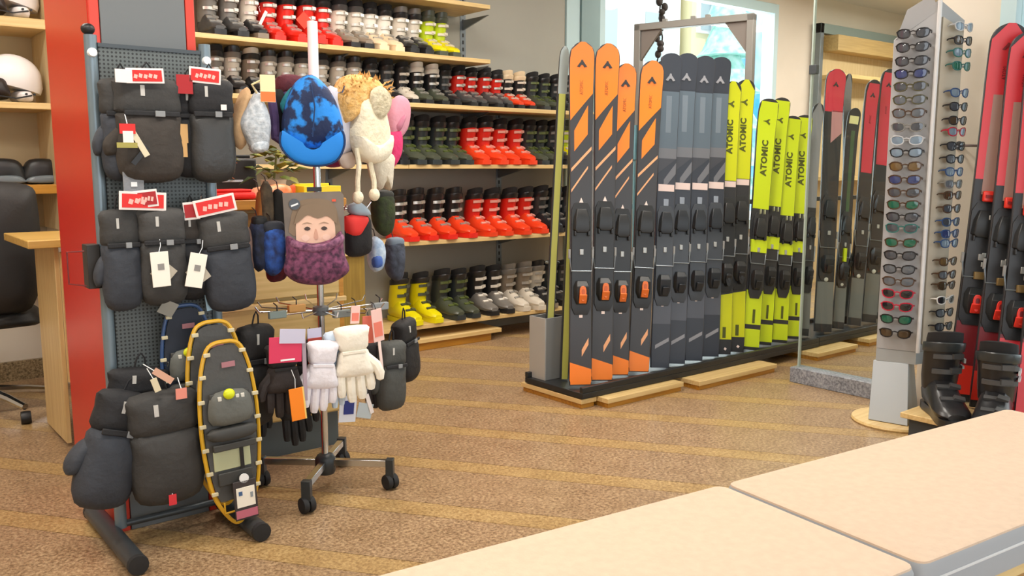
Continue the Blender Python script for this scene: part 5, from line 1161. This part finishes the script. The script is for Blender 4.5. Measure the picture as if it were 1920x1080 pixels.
MB().loft([[(ca.x * .9, ca.y * .9 - .003, 1.84), (cb.x, cb.y, 1.96), (cb.x * .7, cb.y * .7, 2.03), (ca.x * .35, ca.y * .35, 1.97)], [(ca.x * .9 + .01, ca.y * .9, 1.84), (cb.x + .02, cb.y + .01, 1.96), (cb.x * .7 + .02, cb.y * .7 + .01, 2.03), (ca.x * .35 + .02, ca.y * .35, 1.97)]]).build('header_plate', COL, cl)
def shades_meshes():
    out = {}
    mb = MB()
    for s_ in (-1, 1):
        pts = spline([(s_ * .012, 0, -.004), (s_ * .018, -.001, .014), (s_ * .045, 0, .019), (s_ * .064, .008, .012), (s_ * .060, .007, -.012), (s_ * .038, .001, -.020), (s_ * .018, -.001, -.015)], 2)
        mb.tube(pts, .0032, 5, closed=True)
    mb.tube([(-.013, -.002, .006), (0, -.005, .009), (.013, -.002, .006)], .003, 5)
    out['frame'] = mb.mesh('frame')
    for s_ in (-1, 1):
        pts = spline([(s_ * .012, 0, -.004), (s_ * .018, -.001, .014), (s_ * .045, 0, .019), (s_ * .064, .008, .012), (s_ * .060, .007, -.012), (s_ * .038, .001, -.020), (s_ * .018, -.001, -.015)], 2)
        c_ = (s_ * .038, -.004, 0)
        n = len(pts); out['lens', s_] = MB().add([c_] + pts + [(x, y + .003, z) for x, y, z in pts], [(0, 1 + i, 1 + (i + 1) % n) for i in range(n)] + [tuple(range(2 * n, n, -1))] + [(1 + i, 1 + i + n, 1 + (i + 1) % n + n, 1 + (i + 1) % n) for i in range(n)]).mesh('lens')
        out['temple', s_] = MB().tube([(s_ * .066, .008, .008), (s_ * .069, .02, .008), (s_ * .068, .036, .007), (s_ * .066, .045, .002)], [.0045, .004, .003, .003], 6).mesh('temple')
    return out
SM = shades_meshes()
LENS = {k: mat('lens_' + k, h, .08, coat=.6) for k, h in dict(black='#232529', smoke='#454a52', green='#1b5f4b', blue='#35416f', ice='#75899b', brown='#463828', grey='#5d646c', amber='#6b5637').items()}
FRM = {k: mat('frame_' + k, h, .3) for k, h in dict(black='#1d1d20', red='#b3203a', white='#ecebe8', brown='#4a3524', grey='#6d7278', blue='#46557a', clear='#b9bcc0', olive='#4d4a30', green='#2c6a66').items()}
def shades(p, rz, fr, ln, label, group, s=1.0):
    t = thing('sunglasses', label, 'sunglasses', p, rz, group); t.scale = (s, s, s)
    inst(SM['frame'], 'frame', FRM[fr], t)
    for s_ in (-1, 1): inst(SM['lens', s_], 'lens', LENS[ln], t); inst(SM['temple', s_], 'temple', FRM[fr], t)
    return t
AL = [(62, 'black', 'smoke'), (88, 'black', 'smoke'), (114, 'black', 'smoke'), (138, 'black', 'blue'), (162, 'olive', 'smoke'), (187, 'olive', 'grey'), (212, 'brown', 'grey'), (238, 'grey', 'smoke'), (263, 'clear', 'ice'), (286, 'black', 'ice'), (312, 'brown', 'amber'), (337, 'brown', 'blue'), (361, 'brown', 'smoke'),
      (384, 'brown', 'green'), (407, 'black', 'smoke'), (428, 'green', 'smoke'), (455, 'brown', 'green'), (479, 'black', 'smoke'), (505, 'black', 'grey'), (528, 'brown', 'grey'), (551, 'red', 'black'), (575, 'red', 'black'), (599, 'black', 'green'), (625, 'black', 'brown')]
AR = [(50, 'clear', 'ice'), (76, 'black', 'brown'), (99, 'green', 'ice'), (124, 'green', 'green'), (174, 'blue', 'ice'), (200, 'black', 'smoke'), (226, 'black', 'brown'), (247, 'red', 'ice'), (274, 'black', 'smoke'), (298, 'black', 'grey'), (322, 'blue', 'ice'), (345, 'grey', 'grey'), (366, 'brown', 'brown'), (391, 'brown', 'smoke'), (416, 'blue', 'smoke'), (438, 'blue', 'blue'), (456, 'blue', 'ice'), (490, 'brown', 'amber'), (515, 'brown', 'grey'), (535, 'brown', 'brown'), (562, 'white', 'black'), (586, 'black', 'grey'), (612, 'black', 'smoke')]
dl = (cb - ca); dl_n = Vector((dl.y, -dl.x)).normalized()
if dl_n.y > 0: dl_n = -dl_n
dr_n = Vector((d2.y, -d2.x)).normalized()
if dr_n.y > 0: dr_n = -dr_n
LN = {'black': 'black', 'smoke': 'smoke grey', 'green': 'green', 'blue': 'blue', 'ice': 'ice blue', 'brown': 'brown', 'grey': 'mirror grey', 'amber': 'amber'}
def ordw(i): 
    return ['', 'first', 'second', 'third', 'fourth', 'fifth', 'sixth', 'seventh', 'eighth', 'ninth', 'tenth', 'eleventh', 'twelfth', 'thirteenth', 'fourteenth', 'fifteenth', 'sixteenth', 'seventeenth', 'eighteenth', 'nineteenth', 'twentieth', 'twenty-first', 'twenty-second', 'twenty-third', 'twenty-fourth'][i]
rail = MB()
for side, lst, c0, dd, nn in (('ski side', AL, ca, dl, dl_n), ('red ski side', AR, cb, d2, dr_n)):
    for i, (py, fr, ln) in enumerate(lst):
        f = .5 if side == 'ski side' else .62
        c2 = Vector((QX, QY)) + c0 + dd * f + nn * .055
        px = 960 + FPX * ((Vector((c2.x, c2.y, EYE)) - EYEV).dot(RT)) / ((Vector((c2.x, c2.y, EYE)) - EYEV).dot(FW) + 1e-9)
        # height seen at image row py on the vertical through c2
        d0 = Vector((c2.x, c2.y, 0)); hz = (d0.x * math.sin(HEAD) + d0.y * math.cos(HEAD))
        vv = (540 - py) / FPX; tanp = math.tan(math.atan(vv) - PITCH); z = EYE + hz * tanp
        rz = math.atan2(nn.y, nn.x) + PI / 2
        shades((c2.x, c2.y, z), rz, fr, ln, fr + ' framed sunglasses with ' + LN[ln] + ' lenses, ' + ordw(i + 1) + ' from the top on the ' + side, 'sunglasses on the ' + side + ' of the column', 1.06 if side == 'ski side' else .98)
        b2 = Vector((c0.x, c0.y)) + dd * f
        MB().box((b2.x + nn.x * .028, b2.y + nn.y * .028, z - .0), (.02, .05, .006), rz=rz).build('nose_rest', COL, cl)
# ------------------------------------------------------------------ red skis and boots by the window wall
pl = thing('boot_platform', 'low birch topped platform with dark sides under black boots and red skis', 'platform', (4.12, 1.63, 0), 0)
MB().box2((-.27, -.52, .105), (.30, .33, .13)).build('top_board', BIRCH, pl, .003); MB().box2((-.24, -.50, 0), (.28, .30, .105)).build('base', mat('platform_dark', '#3e4346', .5), pl)
G3 = 'red skis by the window'
def xski(label, tx, ty, bx, by, w_, dn, x0, x1):
    b = P(bx, by, x=x0); tpv = P(tx, ty, x=x1); b.z = .137
    return ski(label, b, tpv, w_, dn, G3, normal=(.80, .6, 0), thick=.018)
xski('crimson ski with taupe stripe leaning outermost towards the sunglasses column', 1894, 46, 1800, 770, .155, 'crimson', 4.24, 4.36)
xski('crimson ski with taupe stripe, second of the leaning red skis', 1930, 62, 1845, 790, .155, 'crimson', 4.20, 4.35)
xski('crimson ski with bright red tail standing behind the second boot', 1962, 80, 1885, 800, .15, 'redlow', 4.14, 4.33)
xski('crimson ski with bright red tail standing last beside the bench', 2000, 75, 1930, 805, .15, 'redlow', 4.10, 4.31)
t = thing('rail_arm', 'thin dark wire arm holding the red skis against the cream wall', 'bracket', (4.468, 2.0, P(1850, 272, x=4.45).z))
MB().tube([(0, .06, 0), (-.10, .06, 0), (-.12, -.25, -.01), (-.12, -.55, -.01)], .006, 8).build('rod', mat('rod_brown', '#5c4a44', .4), t); MB().lathe([(.001, -.004), (.022, -.004), (.022, .002), (.001, .002)], (0, .06, 0), 12, axis='x').build('wall_plate', DARKSTEEL, t)
for k_, (px, py, s_, rz, lab) in enumerate(((1745, 640, 1.12, -.15, 'tall black ski boot on the platform before the sunglasses column'), (1832, 680, 1.1, -.55, 'second black ski boot on the platform in front of the red skis'))):
    p = P(px, 780 if k_ == 0 else 785, z=.13)
    b_ = boot('matt', ((3.98, 1.85, .133), (3.97, 1.60, .133))[k_], rz - .7, s_, lab, 'black boots on the platform')
    b_.scale.x *= 1.2
    MB().box((.058, -.01, .225), (.006, .07, .018)).build('white_stripe', mat('boot_stripe', '#cfd3d8', .5), b_)
    MB().box((.058, -.0, .195), (.006, .06, .012)).build('white_stripe', mat('boot_stripe', '#cfd3d8', .5), b_)
# ------------------------------------------------------------------ shelf unit beyond the glass
fu = thing('wall_cabinet', 'pale wood wall unit with grey frame and one shelf seen through the glass', 'cabinet', (9.4, 5.2, 0))
MB().box2((-1.05, .18, 0), (1.25, .22, 2.62)).build('back_panel', PALEWOOD, fu)
MB().box2((-1.06, .13, 0), (-1.0, .22, 2.72)).build('frame_post', STEEL, fu, .003); MB().box2((1.2, -.12, 0), (1.26, .22, 2.72)).build('frame_post', STEEL, fu, .003)
MB().box2((-1.06, .13, 2.62), (1.26, .22, 2.72)).build('frame_head', mat('frame_head_grey', '#83938f', .5), fu, .003)
MB().box2((-.94, -.08, 2.16), (1.2, .18, 2.20)).build('shelf', BIRCH, fu, .003); MB().box2((-1.0, -.08, 1.1), (1.2, .18, 1.14)).build('shelf', BIRCH, fu, .003)
MB().box2((-.94, .0, 2.44), (1.2, .18, 2.60)).build('upper_board', wood('upper_board_wood', '#c3a46c', '#ad8f5a', .5), fu, .003)
t = thing('maroon_box', 'small maroon box standing on the shelf beyond the glass screen', 'box', (9.98, 5.22, 2.20))
MB().box2((-.09, -.08, 0), (.09, .08, .15)).build('box', mat('box_maroon', '#6b4a50', .6), t, .003); MB().box2((-.092, -.082, .11), (.092, .082, .155)).build('lid', mat('box_maroon_lid', '#5c3f45', .6), t, .003)

# ------------------------------------------------------------------ benches
BE = mat('bench_felt', '#d2baa3', .9, var=.035, scale=45, bump=.12, bscale=160)
BS = mat('bench_side_grey', '#a3a6aa', .55); BT = mat('bench_piping', '#d8d8d8', .4)
def bench(label, x0, x1):
    t = thing('padded_bench', label, 'bench', tuple(P(1355, 905, z=.45).xy) + (0,), math.radians(-6.4), 'padded benches')
    W_ = .55; z1 = .45
    def rr(z, i): 
        r = .025; pts = []
        for cx, cy, a0 in ((x1 - i - r, -i - r, 0), (x0 + i + r, -i - r, 90), (x0 + i + r, -W_ + i + r, 180), (x1 - i - r, -W_ + i + r, 270)):
            for q in range(4):
                a = math.radians(a0 + q * 30); pts.append((cx + r * math.cos(a), cy + r * math.sin(a), z))
        return pts
    MB().loft([rr(.352, 0), rr(z1 - .016, 0), rr(z1 - .005, .004)]).build('cushion_side', BS, t)
    MB().loft([rr(z1 - .008, .003), rr(z1 - .003, .004), rr(z1, .010)]).build('cushion_top', BE, t)
    MB().tube([(p[0], p[1], .405) for p in rr(0, -.001)], .0032, 6, closed=True).build('piping', BT, t)
    MB().box2((x0 + .01, -W_ + .012, .315), (x1 - .01, -.012, .352)).build('seat_board', BIRCH, t, .003)
    MB().box2((x0 + .06, -W_ + .06, .24), (x1 - .06, -.06, .315)).build('apron', wood('bench_apron_wood', '#b48a52', '#9a7340', .45), t, .003)
    for x in (x0 + .09, x1 - .09):
        for y in (-.09, -W_ + .09): MB().box2((x - .03, y - .03, 0), (x + .03, y + .03, .25)).build('leg', BIRCHZ, t, .003)
    return t
bench('beige felt topped grey bench reaching back to the boot platform', .006, 1.318)
bench('beige felt topped grey bench in front, butted against the other one', -1.31, -.006)
